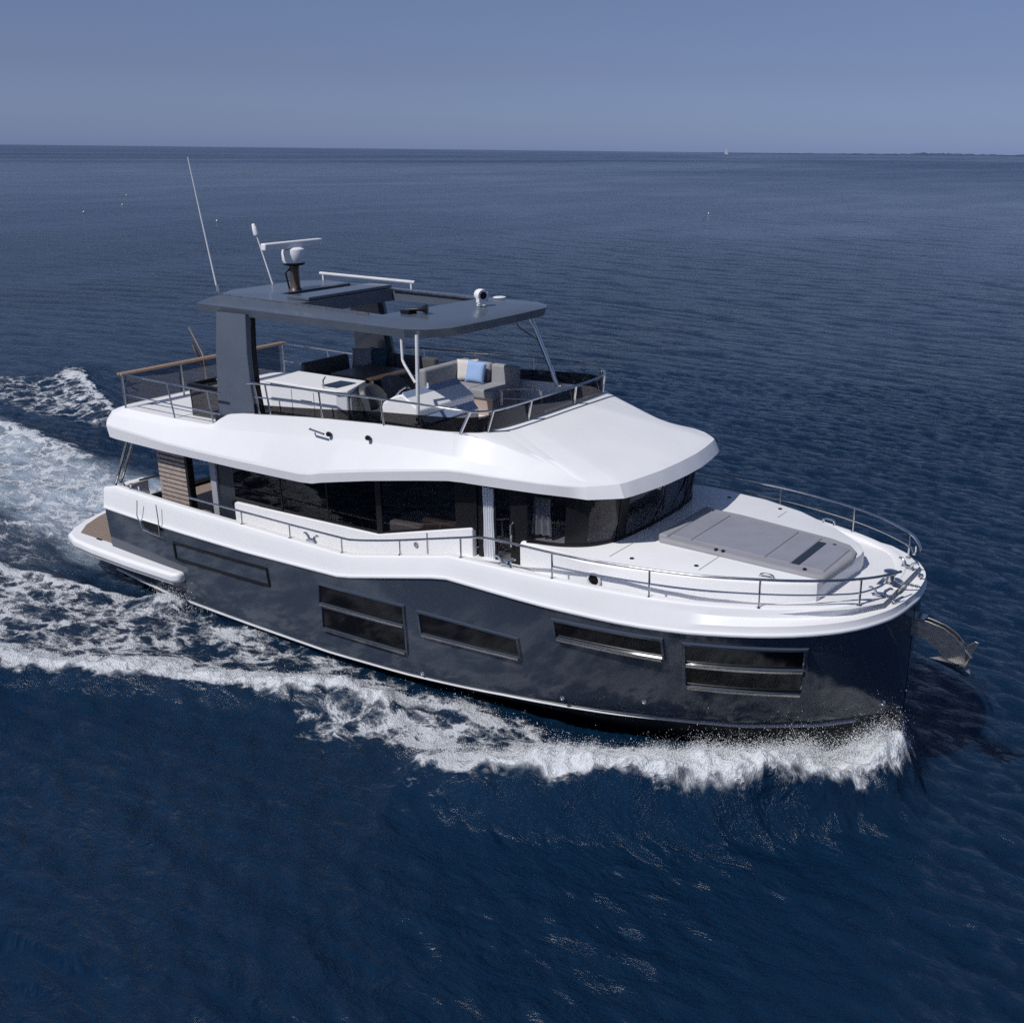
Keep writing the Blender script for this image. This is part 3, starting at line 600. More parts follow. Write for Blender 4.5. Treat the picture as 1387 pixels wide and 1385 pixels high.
OPEN = [(5.55,-1.28),(7.72,-1.28),(7.86,1.34),(5.55,1.34)]; SLOT = [(4.28,-.62),(4.86,-.50),(4.86,1.34),(4.28,1.34)]
V, F = fill([[(x, y) for x, y, z in R3], OPEN, SLOT], .19); ht.add(V, F)
V, F = fill([[(x, y) for x, y, z in R0], OPEN, SLOT], -.02); ht.add(V, F)
for hole in (OPEN, SLOT): ht.loft([[(x, y, hz(x)-.02) for x, y in hole], [(x, y, hz(x)+pz(x)) for x, y in hole]], closed_u=True)
top = part(ht, "hard_top", "slate", smooth=24)
part(MB().prism([(4.22,-.68),(4.92,-.58),(4.92,1.40),(4.22,1.40)], 6.38, 6.44), "vent_panel", "slate_dark", top)
xb = MB(); xb.prism([(4.90,-1.0),(5.52,-1.0),(5.52,1.36),(4.90,1.36)], 6.54, 6.61); part(xb, "sunroof_slat_panel", "slate", top, bevel=.015)
part(MB().tube([(3.05,-1.42,6.59),(7.55,-1.46,6.49)], .022, 6), "roof_rail", "steel_dull", top)
pr = MB(); pr.tube([(3.1,1.62,6.70),(5.9,1.66,6.64)], .035, 8); pr.box((3.18,1.60,6.46),(3.22,1.64,6.70)); pr.box((5.78,1.64,6.44),(5.82,1.68,6.64)); part(pr, "roof_rail", "stripe", top)
part(MB().tube([(5.6,1.31,6.51),(7.8,1.31,6.465)], .022, 6), "sunroof_track", "steel_dull", top)
part(MB().box((8.9,-1.2,6.455),(9.25,1.3,6.462), rx=0), "roof_seam", "slate_dark", top) if False else None
part(MB().lathe((8.16,1.62,6.47), [(.13,0),(.13,.012),(.10,.02)], 20), "satellite_patch_antenna", "white", top)
# broad arch legs aft
for sd in (-1, 1):
    lg = MB(); yo, yi = sd*2.06, sd*1.80
    prof_t, prof_m, prof_b = (3.86, 4.72), (3.84, 4.86), (3.78, 4.98)
    rows = []
    for (a, b), z, yy in ((prof_b, 4.14 if sd > 0 else 4.16, 2.10), (prof_m, 4.9, 2.08), ((3.85, 4.78), 5.6, 2.03), (prof_t, 6.34, 1.93)):
        rows.append([(a, sd*yy, z), (b, sd*yy, z), (b+.02, sd*(yy-.12), z), (b-.02, sd*(yy-.24), z), (a, sd*(yy-.24), z)])
    lg.loft(rows, closed_u=True)
    leg = part(lg, "arch_leg", "slate", bevel=.012)
    part(MB().box((3.74,min(sd*1.84,sd*2.14),4.145),(5.03,max(sd*1.84,sd*2.14),4.30 if sd < 0 else 4.2)), "foot_plate", "slate_dark", leg, bevel=.01)
    bl = MB(); bl.loft([[(4.985+.012,sd*1.99,4.3),(4.985+.012,sd*1.87,4.3)],[(4.86+.022,sd*1.97,4.9),(4.86+.022,sd*1.85,4.9)],[(4.78+.022,sd*1.92,5.6),(4.78+.022,sd*1.80,5.6)],[(4.72+.022,sd*1.82,6.3),(4.72+.022,sd*1.70,6.3)]])
    part(bl, "inner_trim", "black", leg)
    # front stays: one straight tube and a cranked one meeting it
    sx = 9.08
    stay = part(MB().tube([(sx,sd*1.98,4.79),(sx+.02,sd*1.97,5.3),(sx-.02,sd*1.88,6.30)] if sd < 0 else [(9.33,1.95,4.75),(9.05,1.93,5.35),(8.62,1.86,6.32)], .034 if sd < 0 else .045, 10), "front_stay", "stripe" if sd < 0 else "steel")
    if sd < 0: part(MB().tube([(8.68,-1.86,6.30),(8.74,-1.92,5.85),(8.82,-1.96,5.78),(9.06,-1.975,5.50)], .024, 10), "cranked_brace", "stripe", stay)
    else: part(MB().tube([(8.28,1.86,6.32),(8.42,1.90,5.88),(8.50,1.92,5.82),(8.86,1.92,5.66)], .024, 10), "cranked_brace", "steel", stay)
    part(MB().lathe((9.08 if sd < 0 else 9.33, sd*1.97, 4.77), [(.07,-.01),(.07,.02),(.04,.03)], 14), "stay_foot", "steel", stay)
# radar on its mast, aerials, searchlight, horn
ra = part(MB().lathe((4.03,.03,6.52), [(.16,0),(.13,.05),(.10,.10),(.095,.45),(.12,.62),(.15,.66)], 20), "radar_mast", "bronze")
part(MB().lathe((4.02,.05,7.06), [(.20,0),(.225,.02),(.225,.05)], 24), "dome_base", "black", ra)
part(MB().lathe((4.02,.05,7.11), [(.215,0),(.24,.06),(.245,.20),(.225,.27),(.15,.31),(.07,.315),(.07,.33)], 28), "radar_dome", "white", ra)
rb = MB(); rb.box((3.96,-.76,7.40),(4.11,.82,7.55)); part(rb, "radar_scanner_bar", "white", ra, bevel=.03, seg=3)
part(MB().tube([(3.95,-.05,6.5),(3.9,-.1,6.9),(3.97,-.02,7.0)], .02, 8), "radar_cable", "black", ra)
wa = part(MB().tube([(3.07,-1.22,6.56),(3.05,-1.22,6.72)], .03, 10), "whip_antenna", "steel")
part(MB().tube([(3.05,-1.22,6.70),(2.80,-1.215,7.97),(2.56,-1.21,9.22)], [.020,.017,.010], 8), "whip", "stripe", wa)
ga = part(MB().tube([(3.02,.3,6.56),(2.62,.3,7.62)], [.018,.014], 8), "satellite_navigation_mast", "stripe")
part(MB().lathe((2.63,.3,7.60), [(.05,0),(.062,.03),(.055,.16),(.045,.17),(.045,.22),(.03,.25)], 16, (-.33,0,1)), "antenna_head", "white", ga)
sl_ = MB().lathe((8.52,.60,6.46), [(.10,0),(.10,.025),(.05,.04),(.05,.08)], 18); sea = part(sl_, "searchlight", "white")
for k in (-1, 1): part(MB().box((8.49,.60+k*.13-.012,6.52),(8.57,.60+k*.13+.012,6.70)), "yoke_arm", "white", sea, bevel=.008)
part(MB().lathe((8.41,.61,6.665), [(.05,0),(.10,.03),(.115,.09),(.115,.17),(.11,.20)], 22, (1,-.35,-.05)), "lamp_housing", "white", sea)
part(MB().lathe((8.598,.545,6.655), [(.07,0),(.07,.012)], 20, (1,-.35,-.05)), "lamp_lens", "black", sea)
hn = MB(); hn.lathe((7.98,-.95,6.53), [(.025,0),(.03,.2),(.045,.30),(.085,.40),(.08,.41)], 16, (.9,.45,.05)); hn.lathe((7.98,-.82,6.52), [(.022,0),(.026,.14),(.04,.22),(.07,.30)], 16, (.9,.45,.02)); hn.box((7.9,-1.0,6.46),(8.1,-.78,6.53)); part(hn, "horn", "black", bevel=.0)

# upper deck furniture (built in)
bar = MB(); BP = [(5.35,-2.02),(7.15,-2.02),(7.32,-1.9),(6.98,-1.12),(5.2,-1.12)]
bar.prism(BP, 4.15, 5.10); bo = part(bar, "wet_bar", "white", bevel=.03, seg=3)
part(MB().prism([(5.30,-2.06),(7.17,-2.06),(7.36,-1.92),(7.0,-1.08),(5.15,-1.08)], 5.105, 5.15), "countertop", "white", bo, bevel=.012)
part(MB().box((6.62,-1.86,5.15),(7.02,-1.36,5.165)), "hob", "hullglass", bo)
part(MB().slab([(7.34,-1.86,4.2),(7.03,-1.14,4.2),(7.03,-1.14,5.06),(7.34,-1.86,5.06)], (.02,.012,0)), "end_panel", "greypanel", bo)
bd = MB()
for x in (5.95, 6.55): bd.box((x,-2.026,4.3),(x+.014,-2.018,5.04))
bd.box((6.2,-2.03,4.86),(6.5,-2.018,4.88)); bd.box((6.2,-2.03,4.80),(6.5,-2.018,4.815)); part(bd, "door_seam", "greypanel", bo)
part(MB().tube([(6.82,-2.0,5.15),(6.82,-2.0,5.3),(6.78,-1.9,5.34)], .014, 8), "tap", "steel", bo)
def sofa(name, fabric, segs, base_mat, z0=4.15, zs=4.52, zc=4.70):
    ro = None
    for k, (poly, kind) in enumerate(segs):
        if kind == 'base':
            ob = part(MB().prism(poly, z0, zs), "sofa_base" if ro else name, base_mat, ro, bevel=.015); ro = ro or ob
        elif kind == 'seat': part(MB().prism(poly, zs-.02, zc), "seat_cushion", fabric, ro, bevel=.05, seg=4)
    return ro
# U-shaped dining sofa aft to port
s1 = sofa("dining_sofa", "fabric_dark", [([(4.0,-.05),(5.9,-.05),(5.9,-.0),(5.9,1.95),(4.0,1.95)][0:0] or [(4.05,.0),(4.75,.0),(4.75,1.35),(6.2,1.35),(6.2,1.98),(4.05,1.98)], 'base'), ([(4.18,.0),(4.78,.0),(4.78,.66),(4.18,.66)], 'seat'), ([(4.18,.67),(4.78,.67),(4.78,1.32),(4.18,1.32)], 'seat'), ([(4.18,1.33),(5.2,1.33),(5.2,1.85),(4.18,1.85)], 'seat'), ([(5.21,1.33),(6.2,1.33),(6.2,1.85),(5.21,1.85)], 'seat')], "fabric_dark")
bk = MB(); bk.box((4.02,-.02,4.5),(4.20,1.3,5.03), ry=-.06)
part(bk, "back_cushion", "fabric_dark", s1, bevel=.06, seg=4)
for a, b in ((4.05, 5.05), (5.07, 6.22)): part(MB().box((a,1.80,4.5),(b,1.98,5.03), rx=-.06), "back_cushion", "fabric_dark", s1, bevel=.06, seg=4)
tbl = part(MB().prism([(4.85,.05),(6.0,.05),(6.1,.15),(6.1,1.15),(6.0,1.25),(4.85,1.25)], 4.84, 4.88), "dining_table", "darkwood", bevel=.01)
part(MB().lathe((5.45,.65,4.16), [(.22,0),(.22,.03),(.05,.06),(.05,.68)], 18), "table_pedestal", "steel_dull", tbl)
# helm seats, console
for sx, sy in ((7.55,-1.28),(7.35,-.45)):
    hs = part(MB().lathe((sx,sy,4.16), [(.2,0),(.2,.03),(.07,.06),(.07,.42)], 16), "helm_seat", "steel_dull")
    part(MB().box((sx-.24,sy-.28,4.56),(sx+.28,sy+.28,4.72)), "seat_cushion", "seatblack", hs, bevel=.06, seg=4)
    b_ = MB(); rows = []
    for t in np.linspace(-1, 1, 11):
        a = t*1.15; rows.append([(sx+.02-.30*math.cos(a), sy+.33*math.sin(a), 4.66), (sx-.04-.34*math.cos(a), sy+.36*math.sin(a), 4.95), (sx-.10-.32*math.cos(a), sy+.34*math.sin(a), 5.14-.16*abs(t)**3), (sx-.02-.26*math.cos(a), sy+.28*math.sin(a), 5.14-.16*abs(t)**3), (sx+.04-.24*math.cos(a), sy+.27*math.sin(a), 4.95), (sx+.08-.22*math.cos(a), sy+.25*math.sin(a), 4.66)])
    b_.loft(rows, closed_u=True); b_.add(rows[0], [(0,1,2,3,4,5)]); b_.add(rows[-1], [(5,4,3,2,1,0)])
    part(b_, "seat_back", "seatblack", hs, bevel=.02)
con = MB(); side = [(7.98,4.16),(8.05,4.75),(8.15,5.02),(8.42,5.16),(8.62,5.22),(9.0,4.98),(9.05,4.16)]
con.slab([(x,-1.85,z) for x, z in side], (0,1.55,0)); co = part(con, "helm_console", "white", bevel=.03, seg=3)
part(MB().slab([(8.60,-1.84,5.235),(8.60,-.32,5.235),(9.12,-.36,4.72),(9.12,-1.80,4.72)], (.02,0,.02)), "console_cover", "bluegrey", co, bevel=.01)
part(MB().slab([(9.06,-1.82,4.2),(9.06,-.32,4.2),(9.10,-.34,4.70),(9.10,-1.80,4.70)], (.02,0,0)), "console_front", "greypanel", co)
part(MB().slab([(8.10,-1.70,4.90),(8.10,-.45,4.90),(8.40,-.45,5.14),(8.40,-1.70,5.14)], (-.01,0,.012)), "instrument_panel", "black", co)
wc = Vector((8.02,-1.2,4.98)); wx = Vector((0,1,0)); wz = Vector((.45,0,.89)).normalized()
wh = MB(); wh.tube([tuple(wc+wx*.21*math.cos(q)+wz*.21*math.sin(q)) for q in np.linspace(0, 2*math.pi, 25)[:-1]], .018, 8, closed=True)
for q in (.5, 2.6, 4.7): wh.tube([tuple(wc+Vector((.05,0,-.02))), tuple(wc+wx*.2*math.cos(q)+wz*.2*math.sin(q))], .012, 6)
part(wh, "steering_wheel", "steel", co)
part(MB().tube([(8.12,-.75,4.95),(8.02,-.75,5.10)], .02, 8).lathe((8.02,-.75,5.1), [(.03,-.02),(.035,.0),(.03,.02)], 10), "throttle_lever", "steel", co)
part(MB().tube([(8.66,-1.2,5.22),(8.66,-1.2,5.32)], .02, 8), "compass_post", "white", co)
# forward L-shaped lounge
s2 = sofa("forward_lounge", "fabric", [([(6.95,.55),(7.65,.55),(7.65,1.15),(8.30,1.15),(8.30,1.98),(6.95,1.98)], 'base'), ([(7.12,.55),(7.66,.55),(7.66,1.14),(7.12,1.14)], 'seat'), ([(7.12,1.15),(7.72,1.15),(7.72,1.84),(7.12,1.84)], 'seat'), ([(7.73,1.10),(8.36,1.10),(8.36,1.84),(7.73,1.84)], 'seat')], "beige")
part(MB().box((6.90,.5,4.5),(7.10,2.0,5.10), ry=-.05), "back_cushion", "fabric", s2, bevel=.06, seg=4)
for a, b in ((7.1, 7.72), (7.74, 8.40)): part(MB().box((a,1.80,4.6),(b,1.98,5.08), rx=-.08), "back_cushion", "fabric", s2, bevel=.06, seg=4)
part(MB().prism([(8.5,-.2),(10.1,-.2),(10.1,1.9),(8.5,1.9)][0:0] or [(8.9,.75),(10.25,.6),(10.25,1.65),(9.95,1.9),(8.9,1.9)], 4.16, 4.50), "forward_lounge_step", "white", bevel=.04)
part(MB().prism([(9.02,.85),(10.12,.72),(10.12,1.6),(9.88,1.8),(9.02,1.8)], 4.5, 4.56), "locker_lid", "white2", bevel=.02)
part(MB().tube(cm([(8.85,.72,4.55),(8.85,.72,4.80),(8.88,.75,4.86),(9.5,.95,4.90),(9.58,.98,4.86),(9.6,1.0,4.55)], 4), .024, 8).tube([(8.85,.73,4.68),(9.58,.98,4.70)], .016, 8), "lounge_grab_rail", "steel_dull")

# side-deck rail, one kinked run each side, and the bow rails
def by(x, o=-.12): return max(.02, ip(x, SBs)+o-float(np.interp(x, [12.5, 14.5, 16, 17.2], [0, .05, .17, .24])))
for sd in (-1, 1):
    xs_ = [(3.2,2.56),(4.85,2.57),(6.25,2.575),(7.65,2.59),(7.95,2.61),(8.4,2.69),(9.1,2.84),(10.48,3.17),(10.95,3.27),(11.6,3.29),(12.3,3.285),(13.0,3.29),(13.93,3.31),(14.7,3.32),(15.45,3.34),(15.9,3.345),(16.3,3.35),(16.64,3.35),(16.85,3.34),(17.0,3.33)]
    tops = [(x, sd*max(by(x), .34 if x > 16.9 else 0), z) for x, z in xs_]
    posts = [((x, sd*by(x), ip(x, BT)-.005), (x, sd*by(x), ip(x, xs_)+.0)) for x in (4.85,6.25,7.65,9.1,10.48,12.3,13.93,15.46,16.64)]
    mids = [[(x, sd*by(x), (ip(x, BT)+ip(x, xs_))/2-.015) for x in (12.3,13.0,13.93,14.7,15.45,16.0,16.4,16.64)]+[(16.80, sd*.80, 3.15),(16.86, sd*.70, 3.22),(16.87, sd*.66, 3.34)]]
    rail("side_deck_rail", tops, posts, r=.021, mids=mids, k=5)
# ground tackle on the bow
wl = part(MB().lathe((16.74,-.08,2.94), [(.12,0),(.12,.03),(.065,.05),(.06,.13),(.10,.17),(.105,.20),(.04,.215)], 20), "windlass", "steel")
part(MB().box((16.58,-.22,2.88),(16.92,.08,2.95)), "base_plate", "steel_dull", wl, bevel=.01)
ch = MB()
for k in range(9):
    c = Vector((16.88+.034*k, -.06+.006*k, 2.975-.002*k)); R = Matrix.Rotation(math.pi/2*(k % 2), 3, 'X')
    ch.tube([tuple(c+R @ Vector((.03*math.cos(q), .018*math.sin(q), 0))) for q in np.linspace(0, 2*math.pi, 11)[:-1]], .007, 6, closed=True)
part(ch, "anchor_chain", "steel")
br = MB()
armU = [(16.98,2.48),(17.35,2.47),(17.58,2.42),(17.75,2.33),(17.87,2.20),(17.93,2.05),(17.94,1.98)]
armL = [(16.98,2.16),(17.25,2.19),(17.42,2.13),(17.56,2.02),(17.70,1.93),(17.82,1.90),(17.92,1.93)]
for yy in (-.075, .055): br.slab([(x, yy, z) for x, z in armU]+[(x, yy, z) for x, z in armL[::-1]], (0, .02, 0))
bro = part(br, "bow_roller_arm", "steel_dull", bevel=.004)
part(MB().lathe((17.84,-.06,2.16), [(.06,0),(.04,.03),(.04,.09),(.06,.12)], 14, (0,1,0)), "roller", "rubber", bro)
part(MB().box((17.0,-.11,2.475),(17.3,.11,2.50)), "roller_bracket", "steel", bro)

# ------------------------------------------------------------------ loose things aboard: top-level
def aboard(mb, name, mat, M4, **k):
    o = mb.build(name, mat, None, **k); o.matrix_world = A @ M4; return o
def pillow_mb(w, h, t, n=14):
    mb = MB(); 
    for sgn in (1, -1):
        rows = []
        for i in range(n+1):
            u = -1+2*i/n; row = []
            for j in range(n+1):
                v = -1+2*j/n; e = max(0, (1-u**4))*max(0, (1-v**4)); pin = 1-.07*(1-abs(v)**2)*abs(u)**6; pin2 = 1-.07*(1-abs(u)**2)*abs(v)**6
                row.append((u*w/2*pin, sgn*t/2*e**.5, v*h/2*pin2))
            rows.append(row)
        mb.loft(rows, flip=sgn < 0)
    return mb
def at(p, rz=0, rx=0, ry=0): return Matrix.Translation(p) @ Matrix.Rotation(rz, 4, 'Z') @ Matrix.Rotation(rx, 4, 'X') @ Matrix.Rotation(ry, 4, 'Y')
PG = "scatter pillows on the upper deck sofas"
def pillow(lbl, mat, M4): tag(aboard(pillow_mb(.46,.46,.16), "scatter_pillow", mat, M4, smooth=60), lbl, "pillow", PG)
pillow("ivory white square pillow leaning in the corner of the sunlit forward lounge", "cream", at((7.28,1.62,4.93), .45, -.25))
pillow("sky blue square pillow leaning on the sunlit forward lounge beside the ivory one", "blue", at((7.52,1.60,4.92), .15, -.28, .06))
pillow("pale grey square pillow standing on the shaded dining sofa under the hard top", "greycush", at((4.42,1.45,4.93), .6, -.25))
pillow("dark teal square pillow on the shaded dining sofa under the hard top", "teal", at((4.72,1.66,4.93), .2, -.25))
def curtain(lbl, pts, z0, z1, waves, name="curtain", depth=.035, taper=.75):
    mb = MB(); nn = 60; rows = []
    for k in range(13):
        z = z1+(z0-z1)*k/12; sq = 1-(1-taper)*math.sin(math.pi*min(1, k/12*1.2))*.9; row = []
        for i in range(nn+1):
            t = i/nn; tt = .5+(t-.5)*sq; x = pts[0][0]+(pts[1][0]-pts[0][0])*tt; y = pts[0][1]+(pts[1][1]-pts[0][1])*tt+depth*math.sin(2*math.pi*waves*t+.3*math.sin(k*.4))
            row.append((x, y, z))
        rows.append(row)
    mb.loft(rows); rows2 = [[(x, y+.006, z) for x, y, z in r] for r in rows]; mb.loft(rows2, flip=True)
    tag(aboard(mb, name, "curtain", Matrix.Identity(4), smooth=80, weld=False), lbl, "curtain")
curtain("white pleated curtain hanging in the open gap of the starboard side door", ((10.49,-2.045),(10.76,-2.045)), 2.40, 3.98, 4.5, taper=.8, depth=.022)
curtain("grey-white curtain gathered behind the side window forward of the side door", ((11.42,-1.90),(11.78,-1.84)), 3.22, 4.02, 3.0, taper=.8)
# anchor held in the bow roller
an = bpy.data.objects.new("anchor", None); COL.objects.link(an); an.matrix_world = A @ Matrix.Translation((17.8, 0, 2.1))
tag(an, "galvanised plough anchor hanging from the roller arm at the bow", "anchor")
def apart(mb, name, mat, **k):
    mb.v = [(x-17.8, y, z-2.1) for x, y, z in mb.v]; return mb.build(name, mat, an, **k)
apart(MB().tube([(17.80,0,2.22),(17.90,0,2.12),(18.0,0,2.02)], .03, 8).slab([(17.86,-.02,2.14),(18.02,-.02,2.30),(18.08,-.02,2.29),(18.01,-.02,2.08),(17.93,-.02,1.84),(17.84,-.02,1.86)], (0,.04,0)), "shank", "steel_dull", bevel=.006)
fl = MB(); P0, P1, P2, P3 = (17.40,0,1.86), (17.84,-.22,1.93), (17.97,0,1.70), (17.84,.22,1.93)
fl.add([P0, P1, P2, P3, (17.88,-.23,1.97), (17.88,.23,1.97), (18.01,0,1.75)], [(0,1,2),(0,2,3),(1,4,6,2),(2,6,5,3),(0,4,1),(0,3,5),(0,6,4),(0,5,6)])
apart(fl, "fluke", "steel", smooth=20)
# ------------------------------------------------------------------ the sea
def water_material():
    m, nt = new_mat("sea_water"); L = nt.links.new
    out = N(nt, "ShaderNodeOutputMaterial"); geo = N(nt, "ShaderNodeNewGeometry"); sep = N(nt, "ShaderNodeSeparateXYZ"); L(geo.outputs['Position'], sep.inputs[0])
    fa = N(nt, "ShaderNodeAttribute", attribute_name="foam"); mk = N(nt, "ShaderNodeAttribute", attribute_name="milk"); dn = N(nt, "ShaderNodeAttribute", attribute_name="dense")
    def mapping(sx, sy, rz=0.0):
        mp = N(nt, "ShaderNodeMapping"); mp.inputs['Scale'].default_value = (sx, sy, 0.35 if sx > .05 else 0); mp.inputs['Rotation'].default_value = (0, 0, rz); L(geo.outputs['Position'], mp.inputs[0]); return mp
    def noise(mp, sc, det=4, dist=0.0, rough=.55):
        n = N(nt, "ShaderNodeTexNoise"); n.inputs['Scale'].default_value = sc; n.inputs['Detail'].default_value = det; n.inputs['Distortion'].default_value = dist; n.inputs['Roughness'].default_value = rough
        L(mp.outputs[0], n.inputs['Vector']); return n
    def math_(op, a, b=None, clamp=False):
        q = N(nt, "ShaderNodeMath", operation=op); q.use_clamp = clamp
        for i, v in enumerate((a, b)):
            if v is None: continue
            if isinstance(v, (int, float)): q.inputs[i].default_value = v
            else: L(v, q.inputs[i])
        return q.outputs[0]
    def mrange(v, a, b, c=0.0, d=1.0, smooth=True):
        q = N(nt, "ShaderNodeMapRange"); q.interpolation_type = 'SMOOTHSTEP' if smooth else 'LINEAR'
        for k, x in zip(('From Min', 'From Max', 'To Min', 'To Max'), (a, b, c, d)): q.inputs[k].default_value = x
        L(v, q.inputs['Value']); return q.outputs[0]
    # foam lace: cells of a warped Voronoi, their walls white, plus ragged noise
    mpl = mapping(0.75, 1.0, -.45)
    wn1 = noise(mpl, 1.6, 5, .4); vadd = N(nt, "ShaderNodeVectorMath", operation='MULTIPLY_ADD'); vadd.inputs[1].default_value = (.9, .9, .3)
    L(wn1.outputs['Color'], vadd.inputs[0]); L(mpl.outputs[0], vadd.inputs[2])
    def voro(sc):
        v = N(nt, "ShaderNodeTexVoronoi", feature='DISTANCE_TO_EDGE'); v.inputs['Scale'].default_value = sc; L(vadd.outputs[0], v.inputs['Vector']); return v.outputs['Distance']
    v1 = mrange(voro(1.15), 0.0, .33, 1.0, 0.0); v2 = mrange(voro(3.1), 0.0, .30, 1.0, 0.0); v3 = mrange(voro(8.0), 0.0, .3, 1.0, 0.0)
    nz = noise(mpl, 2.6, 9, .6, .68); nz2 = noise(mapping(1, 1), 22, 4, .2)
    lace = math_('ADD', math_('MULTIPLY', v1, .34), math_('ADD', math_('MULTIPLY', v2, .26), math_('MULTIPLY', v3, .12)))
    lace = math_('ADD', lace, math_('MULTIPLY', math_('SUBTRACT', nz.outputs['Fac'], .5), 1.35))
    lace = math_('ADD', lace, math_('MULTIPLY', math_('SUBTRACT', nz2.outputs['Fac'], .5), .30))
    f = math_('ADD', math_('MULTIPLY', fa.outputs['Fac'], 1.25), lace)
    f = mrange(f, .86, 1.22); f = math_('MULTIPLY', f, mrange(fa.outputs['Fac'], .02, .14))
    f = math_('MULTIPLY', f, .82); f = math_('MAXIMUM', f, mrange(math_('ADD', dn.outputs['Fac'], math_('MULTIPLY', math_('SUBTRACT', nz.outputs['Fac'], .5), .9)), .38, .75), True)
    # water body
    w = N(nt, "ShaderNodeBsdfPrincipled"); w.inputs['IOR'].default_value = 1.33; w.inputs['Specular IOR Level'].default_value = .5; w.subsurface_method = 'BURLEY'; w.inputs['Subsurface Weight'].default_value = .3; w.inputs['Subsurface Radius'].default_value = (.5, .9, 1.3); w.inputs['Subsurface Scale'].default_value = 1.3
    mix = N(nt, "ShaderNodeMix", data_type='RGBA'); mix.inputs[6].default_value = (0.0033, 0.0182, 0.046, 1); mix.inputs[7].default_value = (0.50, 0.60, 0.71, 1)
    mkn = math_('MULTIPLY', mk.outputs['Fac'], mrange(noise(mapping(.35, 1.2, -.1), 1.1, 7, .5).outputs['Fac'], .28, .72, .35, 1.0)); L(mkn, mix.inputs[0]); L(mix.outputs[2], w.inputs['Base Color'])
    dist = N(nt, "ShaderNodeCameraData")
    # wind patches change the roughness far out (world-space)
    wpn = noise(mapping(.004, .0011, .62), 1.0, 4, .6); far = mrange(math_('SQRT', math_('ADD', math_('POWER', sep.outputs['X'], 2.0), math_('POWER', sep.outputs['Y'], 2.0))), 20, 900, 0, 1, False)
    rgh = math_('ADD', mrange(wpn.outputs['Fac'], .35, .65, .0, .10), math_('MULTIPLY', far, .10)); rgh = math_('ADD', math_('ADD', rgh, .05), math_('MULTIPLY', math_('ADD', mk.outputs['Fac'], mrange(fa.outputs['Fac'], .1, .5)), .3)); L(rgh, w.inputs['Roughness'])
    n_a = noise(mapping(.8, 1.6, -.28), 1.7, 7, .5, .6); n_b = noise(mapping(.35, .8, -.28), .7, 5, .3, .55); n_c = noise(mapping(.02, .06, .62), 1.0, 6, .3, .6)
    patch = mrange(noise(mapping(.05, .02, .62), 1.0, 3, .4).outputs['Fac'], .3, .7, .45, 1.15)
    b1 = N(nt, "ShaderNodeBump"); b1.inputs['Distance'].default_value = 1.45; L(math_('MULTIPLY', math_('MULTIPLY', patch, .62), mrange(far, .0, .15, 1.0, .45)), b1.inputs['Strength']); L(n_a.outputs['Fac'], b1.inputs['Height'])
    b2 = N(nt, "ShaderNodeBump"); b2.inputs['Distance'].default_value = .55; L(math_('MULTIPLY', mrange(far, .0, .12, .25, .8), patch), b2.inputs['Strength']); L(n_b.outputs['Fac'], b2.inputs['Height']); L(b1.outputs[0], b2.inputs['Normal'])
    L(b2.outputs[0], w.inputs['Normal'])
    # foam body
    fo = N(nt, "ShaderNodeBsdfPrincipled"); fo.inputs['Roughness'].default_value = .7; fo.inputs['Specular IOR Level'].default_value = .25
    fr = ramp(nt, [(.30, (.50, .58, .68)), (.54, (.82, .84, .86))]); L(math_('ADD', math_('MULTIPLY', nz2.outputs['Fac'], .55), math_('MULTIPLY', noise(mapping(1, 1), 60, 3, .3).outputs['Fac'], .45)), fr.inputs[0]); L(fr.outputs[0], fo.inputs['Base Color'])
    b3 = N(nt, "ShaderNodeBump"); b3.inputs['Distance'].default_value = .12; b3.inputs['Strength'].default_value = 1.0
    L(math_('ADD', f, math_('ADD', nz.outputs['Fac'], math_('MULTIPLY', noise(mapping(1, 1), 30, 5).outputs['Fac'], .5))), b3.inputs['Height']); L(b3.outputs[0], fo.inputs['Normal'])
    mx = N(nt, "ShaderNodeMixShader"); L(f, mx.inputs[0]); L(w.outputs[0], mx.inputs[1]); L(fo.outputs[0], mx.inputs[2]); L(mx.outputs[0], out.inputs[0])
    return m

# polar sheet, fine near the boat, running out past the horizon
CX, CY = 20.8, -15.4; HEAD = math.atan2(0.805, -0.593)
NT = 1560; th = HEAD+np.linspace(-math.radians(78), math.radians(78), NT)
def ring_radii():
    r = [1.5]
    while r[-1] < 90000:
        q = r[-1]; r.append(q*(1+(.02 if q < 7 else .0045 if q < 11 else .0026 if q < 48 else .0055 if q < 260 else .018 if q < 2500 else .06)))
    return np.array(r)
RR = ring_radii(); NR = len(RR)
Rg, Tg = np.meshgrid(RR, th, indexing='ij'); Xw = CX+Rg*np.cos(Tg); Yw = CY+Rg*np.sin(Tg)
space = np.maximum(Rg*(th[1]-th[0]), np.gradient(RR)[:, None])
Zw = np.zeros_like(Xw)
near = RR < 1500; kN = int(near.sum()); xs, ys, sp_ = Xw[:kN], Yw[:kN], space[:kN]; zz = np.zeros_like(xs)
wr = np.random.default_rng(5)
WDIR = math.radians(254)
